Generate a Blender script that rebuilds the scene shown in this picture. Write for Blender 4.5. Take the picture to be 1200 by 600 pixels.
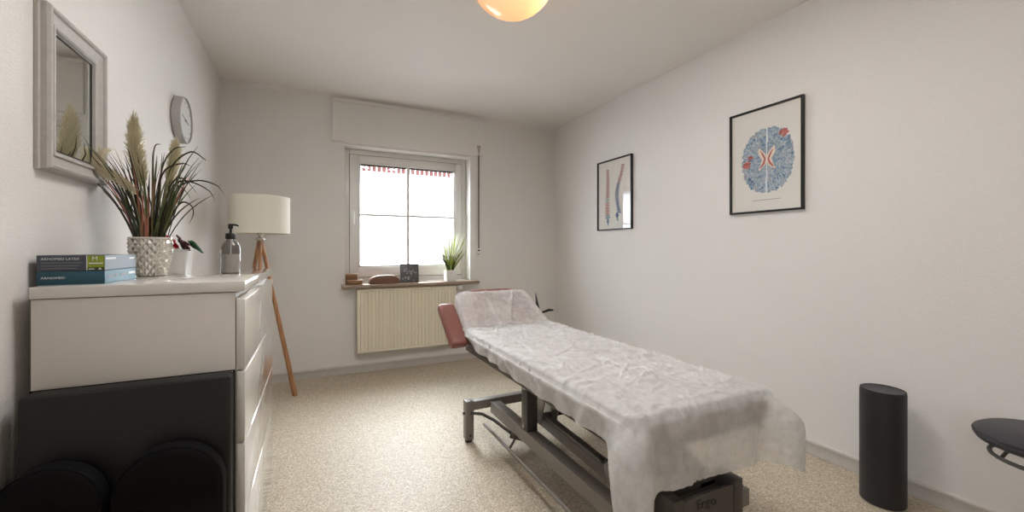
import bpy, bmesh, math, random
from mathutils import Vector, Matrix, Euler, noise

R = math.radians
random.seed(7)
scene = bpy.context.scene
for o in list(bpy.data.objects):
    bpy.data.objects.remove(o)
COL = scene.collection

# ------------------------------------------------------------------ camera, world, lights, exposure
CAM_H = 1.105
cd = bpy.data.cameras.new('camera')
cam = bpy.data.objects.new('camera', cd)
COL.objects.link(cam)
cam.location = (0, 0, CAM_H)
cam.rotation_euler = (R(90), 0, -math.atan(232 / 479.0))
cd.sensor_width = 36.0
cd.lens = 479.0 / 1200 * 36.0
cd.shift_y = -8 / 1200.0
cd.clip_start = 0.02
cd.clip_end = 200
scene.camera = cam

scene.view_settings.view_transform = 'Standard'
scene.view_settings.look = 'None'
scene.view_settings.gamma = 1.0
scene.view_settings.use_curve_mapping = False
scene.view_settings.exposure = 0.30

w = bpy.data.worlds.new('sky')
scene.world = w
w.use_nodes = True
bg = w.node_tree.nodes['Background']
bg.inputs['Color'].default_value = (0.86, 0.93, 1.0, 1)
bg.inputs['Strength'].default_value = 15.0


def add_light(name, kind, loc, energy, color=(1, 1, 1), rot=None, target=None, **kw):
    ld = bpy.data.lights.new(name, kind)
    ld.energy = energy
    ld.color = color
    for k, v in kw.items():
        setattr(ld, k, v)
    lo = bpy.data.objects.new(name, ld)
    COL.objects.link(lo)
    lo.location = loc
    if target is not None:
        lo.rotation_euler = (Vector(target) - Vector(loc)).to_track_quat('-Z', 'Y').to_euler()
    elif rot is not None:
        lo.rotation_euler = rot
    return lo


# sun over the house, lighting the neighbour's wall outside the window
add_light('sun', 'SUN', (-1.5, 1.6, 8.4), 16.0, (1.0, 0.98, 0.95), target=(0.6, 6.2, 0.4), angle=R(1.5))
# open sky above the yard, shining down through the window
add_light('sky_over_yard', 'AREA', (0.85, 5.55, 2.88), 205, (0.95, 0.98, 1.0), target=(1.25, 2.0, 0.6),
          shape='RECTANGLE', size=1.9, size_y=1.3)
# fill light added in an unseen hall beyond the doorway behind the camera (left wall)
add_light('hall_fill', 'AREA', (-1.25, -0.52, 1.5), 11.5, (1.0, 0.98, 0.96), rot=(0, R(-90), 0),
          shape='RECTANGLE', size=1.3, size_y=0.8)
# soft fill light added under the ceiling, no lamp there, over the near half of the room
add_light('ceiling_fill', 'AREA', (0.75, 1.42, 2.43), 23, (1.0, 0.985, 0.965), rot=(0, 0, 0),
          shape='RECTANGLE', size=1.0, size_y=0.8)


# ------------------------------------------------------------------ materials
def lin(h):
    h = h.lstrip('#')
    out = []
    for i in (0, 2, 4):
        v = int(h[i:i + 2], 16) / 255
        out.append(v / 12.92 if v <= 0.04045 else ((v + 0.055) / 1.055) ** 2.4)
    return (*out, 1.0)


def mat(name, color='#808080', rough=0.5, metal=0.0, spec=0.5, coat=0.0, trans=0.0, ior=1.45, emit=None, estr=0.0,
        var=0.0, vscale=8.0, bump=0.0, bscale=60.0, bdist=0.01, sheen=0.0, detail=4.0):
    m = bpy.data.materials.new(name)
    m.use_nodes = True
    nt = m.node_tree
    p = nt.nodes['Principled BSDF']
    c = lin(color) if isinstance(color, str) else (*color[:3], 1)
    p.inputs['Base Color'].default_value = c
    p.inputs['Roughness'].default_value = rough
    p.inputs['Metallic'].default_value = metal
    p.inputs['Specular IOR Level'].default_value = spec
    p.inputs['Coat Weight'].default_value = coat
    p.inputs['Coat Roughness'].default_value = 0.05
    p.inputs['Transmission Weight'].default_value = trans
    p.inputs['IOR'].default_value = ior
    p.inputs['Sheen Weight'].default_value = sheen
    if emit:
        p.inputs['Emission Color'].default_value = lin(emit)
        p.inputs['Emission Strength'].default_value = estr
    tc = nt.nodes.new('ShaderNodeTexCoord')
    if var > 0:
        n = nt.nodes.new('ShaderNodeTexNoise')
        n.inputs['Scale'].default_value = vscale
        n.inputs['Detail'].default_value = detail
        nt.links.new(tc.outputs['Object'], n.inputs['Vector'])
        mr = nt.nodes.new('ShaderNodeMapRange')
        mr.inputs['From Min'].default_value = 0.3
        mr.inputs['From Max'].default_value = 0.7
        mr.inputs['To Min'].default_value = 1 - var
        mr.inputs['To Max'].default_value = 1 + var
        nt.links.new(n.outputs['Fac'], mr.inputs['Value'])
        mx = nt.nodes.new('ShaderNodeVectorMath')
        mx.operation = 'SCALE'
        mx.inputs[0].default_value = c[:3]
        nt.links.new(mr.outputs['Result'], mx.inputs['Scale'])
        nt.links.new(mx.outputs['Vector'], p.inputs['Base Color'])
    if bump > 0:
        n2 = nt.nodes.new('ShaderNodeTexNoise')
        n2.inputs['Scale'].default_value = bscale
        n2.inputs['Detail'].default_value = 3
        nt.links.new(tc.outputs['Object'], n2.inputs['Vector'])
        b = nt.nodes.new('ShaderNodeBump')
        b.inputs['Strength'].default_value = bump
        b.inputs['Distance'].default_value = bdist
        nt.links.new(n2.outputs['Fac'], b.inputs['Height'])
        nt.links.new(b.outputs['Normal'], p.inputs['Normal'])
    return m


def N(m, t):
    return m.node_tree.nodes.new(t)


def L(m, a, b):
    m.node_tree.links.new(a, b)


M = {}
M['wall'] = mat('wall_plaster', '#e3dfdb', 0.85, spec=0.2, bump=0.35, bscale=170, bdist=0.004, var=0.012, vscale=60)
M['ceiling'] = mat('ceiling_paint', '#eae5e0', 0.9, spec=0.15, bump=0.2, bscale=170, bdist=0.004)
M['trim'] = mat('trim_grey', '#b9b2aa', 0.5, var=0.03, vscale=30)
M['trim_light'] = mat('trim_light', '#d5cfc7', 0.5)
M['frame_white'] = mat('window_plastic', '#dcd8d2', 0.3, coat=0.2)
M['gap'] = mat('seal_and_shade_dark', '#3a3836', 0.7)
M['sill'] = mat('sill_stone', '#9a8674', 0.3, var=0.12, vscale=40, coat=0.2)
M['gloss_white'] = mat('white_lacquer', '#dedad4', 0.07, spec=0.5, coat=0.7)
M['satin_white'] = mat('white_side_foil', '#d6d0c8', 0.35)
M['radiator'] = mat('radiator_enamel', '#e8dfca', 0.35, coat=0.2)
M['white_plastic'] = mat('white_plastic', '#eceae6', 0.35)
M['black_plastic'] = mat('black_plastic', '#151414', 0.4)
M['chrome'] = mat('chrome', '#d8d8d8', 0.12, metal=1)
M['steel'] = mat('grey_powder_steel', '#827b74', 0.42, metal=0.0, var=0.05, vscale=30, bump=0.05, bscale=500, bdist=0.002)
M['steel_dark'] = mat('dark_powder_steel', '#4a4541', 0.42, metal=0.0, var=0.05, vscale=30)
M['steel_light'] = mat('pale_steel', '#aaa69f', 0.35, metal=0.4)
M['cover'] = mat('base_cover_plastic', '#57514c', 0.35)
M['cover_dark'] = mat('base_cover_letter', '#2c2826', 0.45)
M['salmon'] = mat('salmon_vinyl', '#85544b', 0.38, var=0.06, vscale=20, bump=0.1, bscale=300, bdist=0.002, coat=0.1)
M['mattress'] = mat('mattress_vinyl', '#684a43', 0.4, var=0.06, vscale=20, bump=0.1, bscale=300, bdist=0.002)
M['vinyl_edge'] = mat('dark_vinyl_edge', '#3b2a27', 0.5)
M['black_vinyl'] = mat('black_vinyl', '#161415', 0.5, var=0.12, vscale=200, bump=0.12, bscale=400, bdist=0.002)
M['black_fabric'] = mat('black_fabric', '#0c0b0c', 0.85, spec=0.2, bump=0.2, bscale=500, bdist=0.002)
M['grey_vinyl'] = mat('charcoal_vinyl', '#343238', 0.42, bump=0.08, bscale=300, bdist=0.002)
M['roll_vinyl'] = mat('roll_vinyl', '#262427', 0.48, bump=0.08, bscale=350, bdist=0.002)
M['wood'] = mat('beech_wood', '#a5764e', 0.45)
M['brown_wood'] = mat('brown_wood', '#84603f', 0.4, var=0.15, vscale=25)
M['brown_leather'] = mat('brown_leather', '#755343', 0.4, var=0.08, vscale=30)
M['brown_leather_top'] = mat('brown_leather_top', '#a8867a', 0.3, coat=0.3)
M['shade'] = mat('lamp_shade_cloth', '#e6e0d2', 0.9, spec=0.1)
M['mirror'] = mat('mirror_silver', '#e8ecea', 0.015, metal=1)
M['mirror_frame'] = mat('mirror_frame_wash', '#b7b2ad', 0.55, bump=0.15, bscale=120, bdist=0.003, var=0.06, vscale=50)
M['clock_rim'] = mat('clock_rim', '#aaa6a3', 0.35, metal=0.3)
M['clock_face'] = mat('clock_face', '#cfccc9', 0.5)
M['clock_mark'] = mat('clock_mark', '#8d8a88', 0.5)
M['clock_hand'] = mat('clock_hand', '#6f6c6a', 0.5)
M['black_frame'] = mat('black_frame', '#171515', 0.35)
M['paper'] = mat('print_paper', '#e6e2da', 0.8, spec=0.2)
M['ink_grey'] = mat('ink_grey', '#8a8682', 0.8)
M['ink_red'] = mat('ink_red', '#b4625a', 0.8, var=0.35, vscale=60)
M['ink_cream'] = mat('ink_cream', '#ecd9c4', 0.8, var=0.15, vscale=90)
M['ink_white'] = mat('ink_white', '#dfe2e4', 0.8)
M['ink_rose'] = mat('ink_rose', '#b07a74', 0.8, var=0.3, vscale=90)
M['ink_teal'] = mat('ink_teal', '#8fa9a8', 0.8, var=0.25, vscale=90)
M['ink_slate'] = mat('ink_slate', '#5f7593', 0.8, var=0.3, vscale=90)
M['box_slate'] = mat('carton_slate', '#4a4f59', 0.4)
M['box_pale'] = mat('carton_slate_pale', '#7b848f', 0.4)
M['box_teal'] = mat('carton_teal', '#2a5463', 0.4, var=0.06, vscale=20)
M['box_teal_pale'] = mat('carton_teal_pale', '#5d8496', 0.4, var=0.08, vscale=30)
M['box_green'] = mat('carton_green', '#8a9a2c', 0.4)
M['box_dark'] = mat('carton_dark_green', '#333d1c', 0.4)
M['box_white'] = mat('carton_white', '#e4e6e6', 0.4)
M['box_line'] = mat('carton_line', '#7d8189', 0.4)
M['pot_silver'] = mat('silver_ceramic', '#d8d2c8', 0.16, metal=0.55, coat=0.4)
M['soil'] = mat('soil', '#2a2119', 0.9)
M['white_ceramic'] = mat('white_ceramic', '#e6e3de', 0.3, coat=0.3)
M['red_band'] = mat('red_latex', '#c01228', 0.45)
M['maroon_band'] = mat('maroon_latex', '#4f2428', 0.5)
M['green_band'] = mat('green_latex', '#1d5b38', 0.45)
M['leaf_dark'] = mat('leaf_dark', '#2f3a22', 0.5, var=0.2, vscale=30)
M['leaf_mid'] = mat('leaf_mid', '#57613a', 0.5, var=0.2, vscale=30)
M['leaf_olive'] = mat('leaf_olive', '#8c8a62', 0.5, var=0.2, vscale=30)
M['leaf_brown'] = mat('leaf_brown', '#3b2a20', 0.5, var=0.2, vscale=30)
M['leaf_red'] = mat('leaf_red', '#b87660', 0.5, var=0.15, vscale=30)
M['plume'] = mat('plume_fluff', '#ddd2b4', 0.95, spec=0.1)
M['grass_green'] = mat('grass_green', '#a3b048', 0.5, var=0.2, vscale=30)
M['grass_dark'] = mat('grass_dark', '#3f4a20', 0.5, var=0.2, vscale=30)
M['grass_white'] = mat('grass_white', '#f0efe6', 0.6)
M['card'] = mat('dark_card', '#5a5759', 0.4)
M['card_ink'] = mat('card_ink', '#9ba0a2', 0.5, var=0.3, vscale=120)
M['brass'] = mat('lamp_fitting', '#c9c2b4', 0.3, metal=0.6)
M['belt'] = mat('shutter_belt', '#7f766d', 0.8, bump=0.2, bscale=400, bdist=0.002)
M['outer_wall'] = mat('outer_plaster', '#f2f3f5', 0.9)
M['tile'] = mat('roof_tile', '#481a15', 0.7, var=0.2, vscale=10)
M['gutter'] = mat('gutter_zinc', '#4a4a4c', 0.4, metal=0.5)
M['ground'] = mat('yard_ground', '#5a5a5c', 0.9)
M['label_white'] = mat('device_label', '#c9c5bd', 0.5)
M['device'] = mat('device_grey', '#908b84', 0.4)


def thin_glass(name, tint=(1, 1, 1), gloss=0.04, fmul=1.0):
    m = bpy.data.materials.new(name)
    m.use_nodes = True
    nt = m.node_tree
    for n in list(nt.nodes):
        if n.type == 'BSDF_PRINCIPLED':
            nt.nodes.remove(n)
    out = nt.nodes['Material Output']
    t = N(m, 'ShaderNodeBsdfTransparent')
    t.inputs['Color'].default_value = (*tint, 1)
    g = N(m, 'ShaderNodeBsdfGlossy')
    g.inputs['Roughness'].default_value = 0.01
    f = N(m, 'ShaderNodeFresnel')
    ge = N(m, 'ShaderNodeNewGeometry')
    mi = N(m, 'ShaderNodeMapRange')
    mi.inputs['To Min'].default_value = 1.5
    mi.inputs['To Max'].default_value = 1 / 1.5
    L(m, ge.outputs['Backfacing'], mi.inputs['Value'])
    L(m, mi.outputs['Result'], f.inputs['IOR'])
    mx = N(m, 'ShaderNodeMixShader')
    ml = N(m, 'ShaderNodeMath')
    ml.operation = 'MULTIPLY_ADD'
    ml.inputs[1].default_value = fmul
    ml.inputs[2].default_value = gloss
    L(m, f.outputs['Fac'], ml.inputs[0])
    L(m, ml.outputs[0], mx.inputs['Fac'])
    L(m, t.outputs[0], mx.inputs[1])
    L(m, g.outputs[0], mx.inputs[2])
    L(m, mx.outputs[0], out.inputs['Surface'])
    return m


M['pane'] = thin_glass('window_glass', (0.97, 0.985, 0.99), 0.0)
M['picture_glass'] = thin_glass('picture_glass', (0.99, 0.99, 0.99), 0.0, 0.9)
M['smoke_glass'] = thin_glass('smoked_glass', (0.62, 0.61, 0.6), 0.03)
M['liquid'] = mat('soap_refracted_pale', '#e4e0da', 0.15, coat=0.3)  # opaque pale tone in place of light refracted through the soap


def sheet_material(name, lo, hi):
    m = bpy.data.materials.new(name)
    m.use_nodes = True
    nt = m.node_tree
    out = nt.nodes['Material Output']
    p = nt.nodes['Principled BSDF']
    p.inputs['Base Color'].default_value = lin('#fbfaf8')
    p.inputs['Roughness'].default_value = 0.6
    p.inputs['Specular IOR Level'].default_value = 0.3
    tl = N(m, 'ShaderNodeBsdfTranslucent')
    tl.inputs['Color'].default_value = lin('#f0eeec')
    tr = N(m, 'ShaderNodeBsdfTransparent')
    a = N(m, 'ShaderNodeMixShader')
    a.inputs['Fac'].default_value = 0.32
    b = N(m, 'ShaderNodeMixShader')
    tc = N(m, 'ShaderNodeTexCoord')
    n1 = N(m, 'ShaderNodeTexNoise')
    n1.inputs['Scale'].default_value = 26
    n1.inputs['Detail'].default_value = 8
    n1.inputs['Roughness'].default_value = 0.7
    L(m, tc.outputs['Object'], n1.inputs['Vector'])
    mr = N(m, 'ShaderNodeMapRange')
    mr.inputs['From Min'].default_value = 0.3
    mr.inputs['From Max'].default_value = 0.7
    mr.inputs['To Min'].default_value = lo
    mr.inputs['To Max'].default_value = hi
    L(m, n1.outputs['Fac'], mr.inputs['Value'])
    L(m, mr.outputs['Result'], b.inputs['Fac'])
    bp = N(m, 'ShaderNodeBump')
    bp.inputs['Strength'].default_value = 0.9
    bp.inputs['Distance'].default_value = 0.016
    n2 = N(m, 'ShaderNodeTexNoise')
    n2.noise_type = 'RIDGED_MULTIFRACTAL'
    n2.inputs['Scale'].default_value = 11
    n2.inputs['Detail'].default_value = 7
    n2.inputs['Roughness'].default_value = 0.55
    n2.inputs['Distortion'].default_value = 0.8
    L(m, tc.outputs['Object'], n2.inputs['Vector'])
    L(m, n2.outputs['Fac'], bp.inputs['Height'])
    L(m, bp.outputs['Normal'], p.inputs['Normal'])
    L(m, bp.outputs['Normal'], tl.inputs['Normal'])
    L(m, p.outputs[0], a.inputs[1])
    L(m, tl.outputs[0], a.inputs[2])
    L(m, a.outputs[0], b.inputs[1])
    L(m, tr.outputs[0], b.inputs[2])
    L(m, b.outputs[0], out.inputs['Surface'])
    return m


M['sheet'] = sheet_material('thin_nonwoven_sheet', 0.18, 0.40)
M['sheet_shaded'] = sheet_material('shaded_nonwoven_sheet', 0.22, 0.52)  # greyer, clearer copy imitating the shade on the tilted head part


def floor_material():
    m = mat('speckled_vinyl', '#c9bda9', 0.5, spec=0.5)
    p = m.node_tree.nodes['Principled BSDF']
    tc = N(m, 'ShaderNodeTexCoord')
    v = N(m, 'ShaderNodeTexVoronoi')
    v.inputs['Scale'].default_value = 230
    L(m, tc.outputs['Object'], v.inputs['Vector'])
    sep = N(m, 'ShaderNodeSeparateColor')
    L(m, v.outputs['Color'], sep.inputs['Color'])
    cr = N(m, 'ShaderNodeValToRGB')
    cr.color_ramp.interpolation = 'CONSTANT'
    e = cr.color_ramp.elements
    e[0].position = 0.0
    e[0].color = lin('#9d8b73')
    e[1].position = 0.14
    e[1].color = lin('#b0a18b')
    for pos, c in ((0.42, '#bdb09b'), (0.68, '#cabda9'), (0.9, '#ddd2c0')):
        x = e.new(pos)
        x.color = lin(c)
    L(m, sep.outputs['Red'], cr.inputs['Fac'])
    L(m, cr.outputs['Color'], p.inputs['Base Color'])
    n = N(m, 'ShaderNodeTexNoise')
    n.inputs['Scale'].default_value = 40
    L(m, tc.outputs['Object'], n.inputs['Vector'])
    b = N(m, 'ShaderNodeBump')
    b.inputs['Strength'].default_value = 0.12
    b.inputs['Distance'].default_value = 0.003
    L(m, n.outputs['Fac'], b.inputs['Height'])
    L(m, b.outputs['Normal'], p.inputs['Normal'])
    return m


M['floor'] = floor_material()


def wood_grain():
    m = M['wood']
    p = m.node_tree.nodes['Principled BSDF']
    tc = N(m, 'ShaderNodeTexCoord')
    mp = N(m, 'ShaderNodeMapping')
    mp.inputs['Scale'].default_value = (60, 60, 4)
    n = N(m, 'ShaderNodeTexNoise')
    n.inputs['Scale'].default_value = 1.5
    cr = N(m, 'ShaderNodeValToRGB')
    cr.color_ramp.elements[0].position = 0.35
    cr.color_ramp.elements[0].color = lin('#8f6140')
    cr.color_ramp.elements[1].position = 0.65
    cr.color_ramp.elements[1].color = lin('#b98a5f')
    L(m, tc.outputs['Object'], mp.inputs['Vector'])
    L(m, mp.outputs[0], n.inputs['Vector'])
    L(m, n.outputs['Fac'], cr.inputs['Fac'])
    L(m, cr.outputs['Color'], p.inputs['Base Color'])


wood_grain()


def brain_material():
    m = mat('ink_brain_wash', '#5f7fa6', 0.8, spec=0.2)
    p = m.node_tree.nodes['Principled BSDF']
    tc = N(m, 'ShaderNodeTexCoord')
    n = N(m, 'ShaderNodeTexNoise')
    n.inputs['Scale'].default_value = 24
    n.inputs['Detail'].default_value = 5
    n.inputs['Distortion'].default_value = 1.5
    L(m, tc.outputs['Object'], n.inputs['Vector'])
    cr = N(m, 'ShaderNodeValToRGB')
    e = cr.color_ramp.elements
    e[0].position = 0.28
    e[0].color = lin('#3d5179')
    e[1].position = 0.75
    e[1].color = lin('#bf9a94')
    for pos, c in ((0.40, '#557a9c'), (0.5, '#879dab'), (0.57, '#adb5b5'), (0.64, '#8a839c')):
        x = e.new(pos)
        x.color = lin(c)
    L(m, n.outputs['Fac'], cr.inputs['Fac'])
    # winding pale furrows
    v = N(m, 'ShaderNodeTexVoronoi')
    v.feature = 'DISTANCE_TO_EDGE'
    v.inputs['Scale'].default_value = 62
    ad = N(m, 'ShaderNodeVectorMath')
    ad.operation = 'MULTIPLY_ADD'
    ad.inputs[1].default_value = (0.05, 0.05, 0.05)
    L(m, n.outputs['Color'], ad.inputs[0])
    L(m, tc.outputs['Object'], ad.inputs[2])
    L(m, ad.outputs[0], v.inputs['Vector'])
    lt = N(m, 'ShaderNodeMath')
    lt.operation = 'LESS_THAN'
    lt.inputs[1].default_value = 0.07
    L(m, v.outputs['Distance'], lt.inputs[0])
    mx = N(m, 'ShaderNodeMix')
    mx.data_type = 'RGBA'
    mx.inputs['B'].default_value = lin('#c9d0d6')
    ml = N(m, 'ShaderNodeMath')
    ml.operation = 'MULTIPLY'
    ml.inputs[1].default_value = 0.7
    L(m, lt.outputs[0], ml.inputs[0])
    L(m, ml.outputs[0], mx.inputs['Factor'])
    L(m, cr.outputs['Color'], mx.inputs['A'])
    L(m, mx.outputs['Result'], p.inputs['Base Color'])
    return m


M['brain'] = brain_material()


def dome_material():
    m = bpy.data.materials.new('opal_glass')
    m.use_nodes = True
    nt = m.node_tree
    out = nt.nodes['Material Output']
    p = nt.nodes['Principled BSDF']
    p.inputs['Base Color'].default_value = lin('#a3968a')
    p.inputs['Roughness'].default_value = 0.15
    tl = N(m, 'ShaderNodeBsdfTranslucent')
    tl.inputs['Color'].default_value = lin('#f3d3ab')
    mx = N(m, 'ShaderNodeMixShader')
    mx.inputs['Fac'].default_value = 0.5
    L(m, p.outputs[0], mx.inputs[1])
    L(m, tl.outputs[0], mx.inputs[2])
    L(m, mx.outputs[0], out.inputs['Surface'])
    return m


M['dome'] = dome_material()


# ------------------------------------------------------------------ mesh builder
class MB:
    def __init__(self):
        self.bm = bmesh.new()
        self.mi = 0

    def add(self, t, mi=None):
        mi = self.mi if mi is None else mi
        mp = {}
        for v in t.verts:
            mp[v] = self.bm.verts.new(v.co)
        for f in t.faces:
            try:
                nf = self.bm.faces.new([mp[v] for v in f.verts])
                nf.material_index = mi if mi >= 0 else f.material_index
            except ValueError:
                pass
        t.free()

    def box(self, c, s, bev=0.0, rot=None, mi=None, seg=2):
        t = bmesh.new()
        bmesh.ops.create_cube(t, size=1.0)
        for v in t.verts:
            v.co = Vector((v.co.x * s[0], v.co.y * s[1], v.co.z * s[2]))
        if bev > 0:
            bmesh.ops.bevel(t, geom=list(t.edges), offset=min(bev, min(s) * 0.49), segments=seg, profile=0.5, affect='EDGES')
        if rot is not None:
            mm = rot if isinstance(rot, Matrix) else Euler(rot).to_matrix()
            for v in t.verts:
                v.co = mm @ v.co
        for v in t.verts:
            v.co += Vector(c)
        self.add(t, mi)
        return self

    def span(self, a, b, bev=0.0, mi=None, seg=2):
        c = [(a[i] + b[i]) / 2 for i in range(3)]
        s = [abs(b[i] - a[i]) for i in range(3)]
        return self.box(c, s, bev, None, mi, seg)

    def bar(self, p0, p1, wd, ht, bev=0.003, mi=None, up=(0, 0, 1)):
        p0, p1 = Vector(p0), Vector(p1)
        d = (p1 - p0)
        ln = d.length
        y = d.normalized()
        z = Vector(up) - y * y.dot(Vector(up))
        if z.length < 1e-5:
            z = Vector((1, 0, 0)) - y * y.x
        z.normalize()
        x = y.cross(z)
        mm = Matrix((x, y, z)).transposed()
        return self.box((p0 + p1) / 2, (wd, ln, ht), bev, mm, mi)

    def path(self, pts, r, n=10, mi=None, caps=True, flat=None):
        pts = [Vector(p) for p in pts]
        rs = r if isinstance(r, (list, tuple)) else [r] * len(pts)
        t = bmesh.new()
        rings = []
        prev = None
        for i, p in enumerate(pts):
            d = (pts[min(i + 1, len(pts) - 1)] - pts[max(i - 1, 0)]).normalized()
            if prev is None:
                a = Vector((0, 0, 1)) if abs(d.z) < 0.9 else Vector((1, 0, 0))
                x = a.cross(d).normalized()
            else:
                x = (prev - d * prev.dot(d))
                x = x.normalized() if x.length > 1e-6 else prev
            prev = x
            y = d.cross(x)
            ring = []
            for k in range(n):
                an = 2 * math.pi * k / n
                ring.append(t.verts.new(p + (x * math.cos(an) + y * math.sin(an) * (flat or 1.0)) * rs[i]))
            rings.append(ring)
        for a, b in zip(rings, rings[1:]):
            for k in range(n):
                t.faces.new((a[k], a[(k + 1) % n], b[(k + 1) % n], b[k]))
        if caps:
            t.faces.new(list(reversed(rings[0])))
            t.faces.new(rings[-1])
        self.add(t, mi)
        return self

    def tube(self, p0, p1, r, r2=None, n=16, mi=None):
        return self.path([p0, p1], [r, r if r2 is None else r2], n, mi)

    def lathe(self, prof, c=(0, 0, 0), n=32, mi=None, mm=None, capb=True, capt=True):
        t = bmesh.new()
        rings = []
        for (r, z) in prof:
            if r < 1e-6:
                rings.append([t.verts.new((0, 0, z))])
            else:
                rings.append([t.verts.new((r * math.cos(2 * math.pi * k / n), r * math.sin(2 * math.pi * k / n), z)) for k in range(n)])
        for a, b in zip(rings, rings[1:]):
            for k in range(n):
                q = (k + 1) % n
                if len(a) == 1 and len(b) == 1:
                    continue
                if len(a) == 1:
                    t.faces.new((a[0], b[q], b[k]))
                elif len(b) == 1:
                    t.faces.new((a[k], a[q], b[0]))
                else:
                    t.faces.new((a[k], a[q], b[q], b[k]))
        if capb and len(rings[0]) > 1:
            t.faces.new(list(reversed(rings[0])))
        if capt and len(rings[-1]) > 1:
            t.faces.new(rings[-1])
        for v in t.verts:
            if mm is not None:
                v.co = mm @ v.co
            v.co += Vector(c)
        self.add(t, mi)
        return self

    def prism(self, poly, ext, bev=0.0, mi=None):
        """poly: 3-D points of a planar polygon; ext: extrusion vector (None for a flat face)"""
        t = bmesh.new()
        vs = [t.verts.new(p) for p in poly]
        f = t.faces.new(vs)
        if ext is not None:
            r = bmesh.ops.extrude_face_region(t, geom=[f])
            for g in r['geom']:
                if isinstance(g, bmesh.types.BMVert):
                    g.co += Vector(ext)
            bmesh.ops.recalc_face_normals(t, faces=list(t.faces))
            if bev > 0:
                bmesh.ops.bevel(t, geom=list(t.edges), offset=bev, segments=2, profile=0.5, affect='EDGES')
        self.add(t, mi)
        return self

    def grid(self, fn, nu, nv, mi=None, closed_u=False):
        t = bmesh.new()
        g = [[t.verts.new(fn(i / (nu if closed_u else nu - 1), j / (nv - 1))) for i in range(nu)] for j in range(nv)]
        for j in range(nv - 1):
            for i in range(nu if closed_u else nu - 1):
                k = (i + 1) % nu
                t.faces.new((g[j][i], g[j][k], g[j + 1][k], g[j + 1][i]))
        self.add(t, mi)
        return self

    def text(self, s, size, mm, mi=None, extrude=0.0002, width=None):
        cu = bpy.data.curves.new('lettering', 'FONT')
        cu.body = s
        cu.size = size
        cu.extrude = extrude
        cu.resolution_u = 2
        ob = bpy.data.objects.new('lettering', cu)
        COL.objects.link(ob)
        bpy.context.view_layer.update()
        me = bpy.data.meshes.new_from_object(ob.evaluated_get(bpy.context.evaluated_depsgraph_get()))
        t = bmesh.new()
        t.from_mesh(me)
        bpy.data.objects.remove(ob)
        bpy.data.curves.remove(cu)
        bpy.data.meshes.remove(me)
        if width:
            xs = [v.co.x for v in t.verts]
            k = width / max(1e-6, max(xs) - min(xs))
            for v in t.verts:
                v.co.x *= k
        for v in t.verts:
            v.co = mm @ v.co
        self.add(t, mi)
        return self

    def build(self, name, mats, parent=None, base=None, local=False, smooth=True, angle=38):
        me = bpy.data.meshes.new(name)
        bmesh.ops.recalc_face_normals(self.bm, faces=list(self.bm.faces)) if smooth != 'keep' else None
        self.bm.to_mesh(me)
        self.bm.free()
        for m in (mats if isinstance(mats, (list, tuple)) else [mats]):
            me.materials.append(M[m] if isinstance(m, str) else m)
        o = bpy.data.objects.new(name, me)
        COL.objects.link(o)
        if parent is not None:
            o.parent = parent
            WL[o.name] = WL[parent.name]
            if not local:
                me.transform(Matrix.Translation(-WL[parent.name]))
        else:
            b = Vector(base if base is not None else (0, 0, 0))
            WL[o.name] = b
            if not local:
                me.transform(Matrix.Translation(-b))
            o.location = b
        if smooth:
            me.polygons.foreach_set('use_smooth', [True] * len(me.polygons))
            me.set_sharp_from_angle(angle=R(angle))
        me.update()
        return o


WL = {}


def tag(o, label, cat, group=None):
    o['label'] = label
    o['category'] = cat
    if group:
        o['group'] = group
    return o


def thing(name, loc, label, cat, rz=0.0, group=None):
    o = bpy.data.objects.new(name, None)
    COL.objects.link(o)
    o.empty_display_size = 0.05
    o.location = loc
    o.rotation_euler = (0, 0, rz)
    WL[o.name] = Vector(loc)
    return tag(o, label, cat, group)


def struct(o):
    o['kind'] = 'structure'
    return o


def sempty(name, loc=(0, 0, 0)):
    o = bpy.data.objects.new(name, None)
    COL.objects.link(o)
    o.location = loc
    WL[o.name] = Vector(loc)
    o['kind'] = 'structure'
    return o


# ------------------------------------------------------------------ room shell
XL, XR, YB, YF, ZC = -0.666, 2.418, 3.9, -1.3, 2.455
T = 0.24
WX0, WX1, WZ0, WZ1 = 0.245, 1.42, 0.795, 2.03        # window opening in the back wall

m = MB(); m.span((XL - T, YF - T, -0.1), (XR + T, YB + T, 0.0)); struct(m.build('floor', 'floor'))
m = MB(); m.span((XL - T, YF - T, ZC), (XR + T, YB + T, ZC + 0.15)); struct(m.build('ceiling', 'ceiling'))
m = MB()
m.span((XL - T, YB, 0), (WX0, YB + T, ZC)); m.span((WX1, YB, 0), (XR + T, YB + T, ZC))
m.span((WX0, YB, 0), (WX1, YB + T, WZ0 - 0.03)); m.span((WX0, YB, WZ1), (WX1, YB + T, ZC))
struct(m.build('wall_back', 'wall', smooth=False))
m = MB(); m.span((XR, YF, 0), (XR + T, YB, ZC)); struct(m.build('wall_right', 'wall', smooth=False))
# left wall with an unseen doorway added behind the camera for the fill light
m = MB()
m.span((XL - T, -0.1, 0), (XL, YB, ZC)); m.span((XL - T, YF, 0), (XL, -0.95, ZC)); m.span((XL - T, -0.95, 2.05), (XL, -0.1, ZC))
struct(m.build('wall_left', 'wall', smooth=False))
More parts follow.
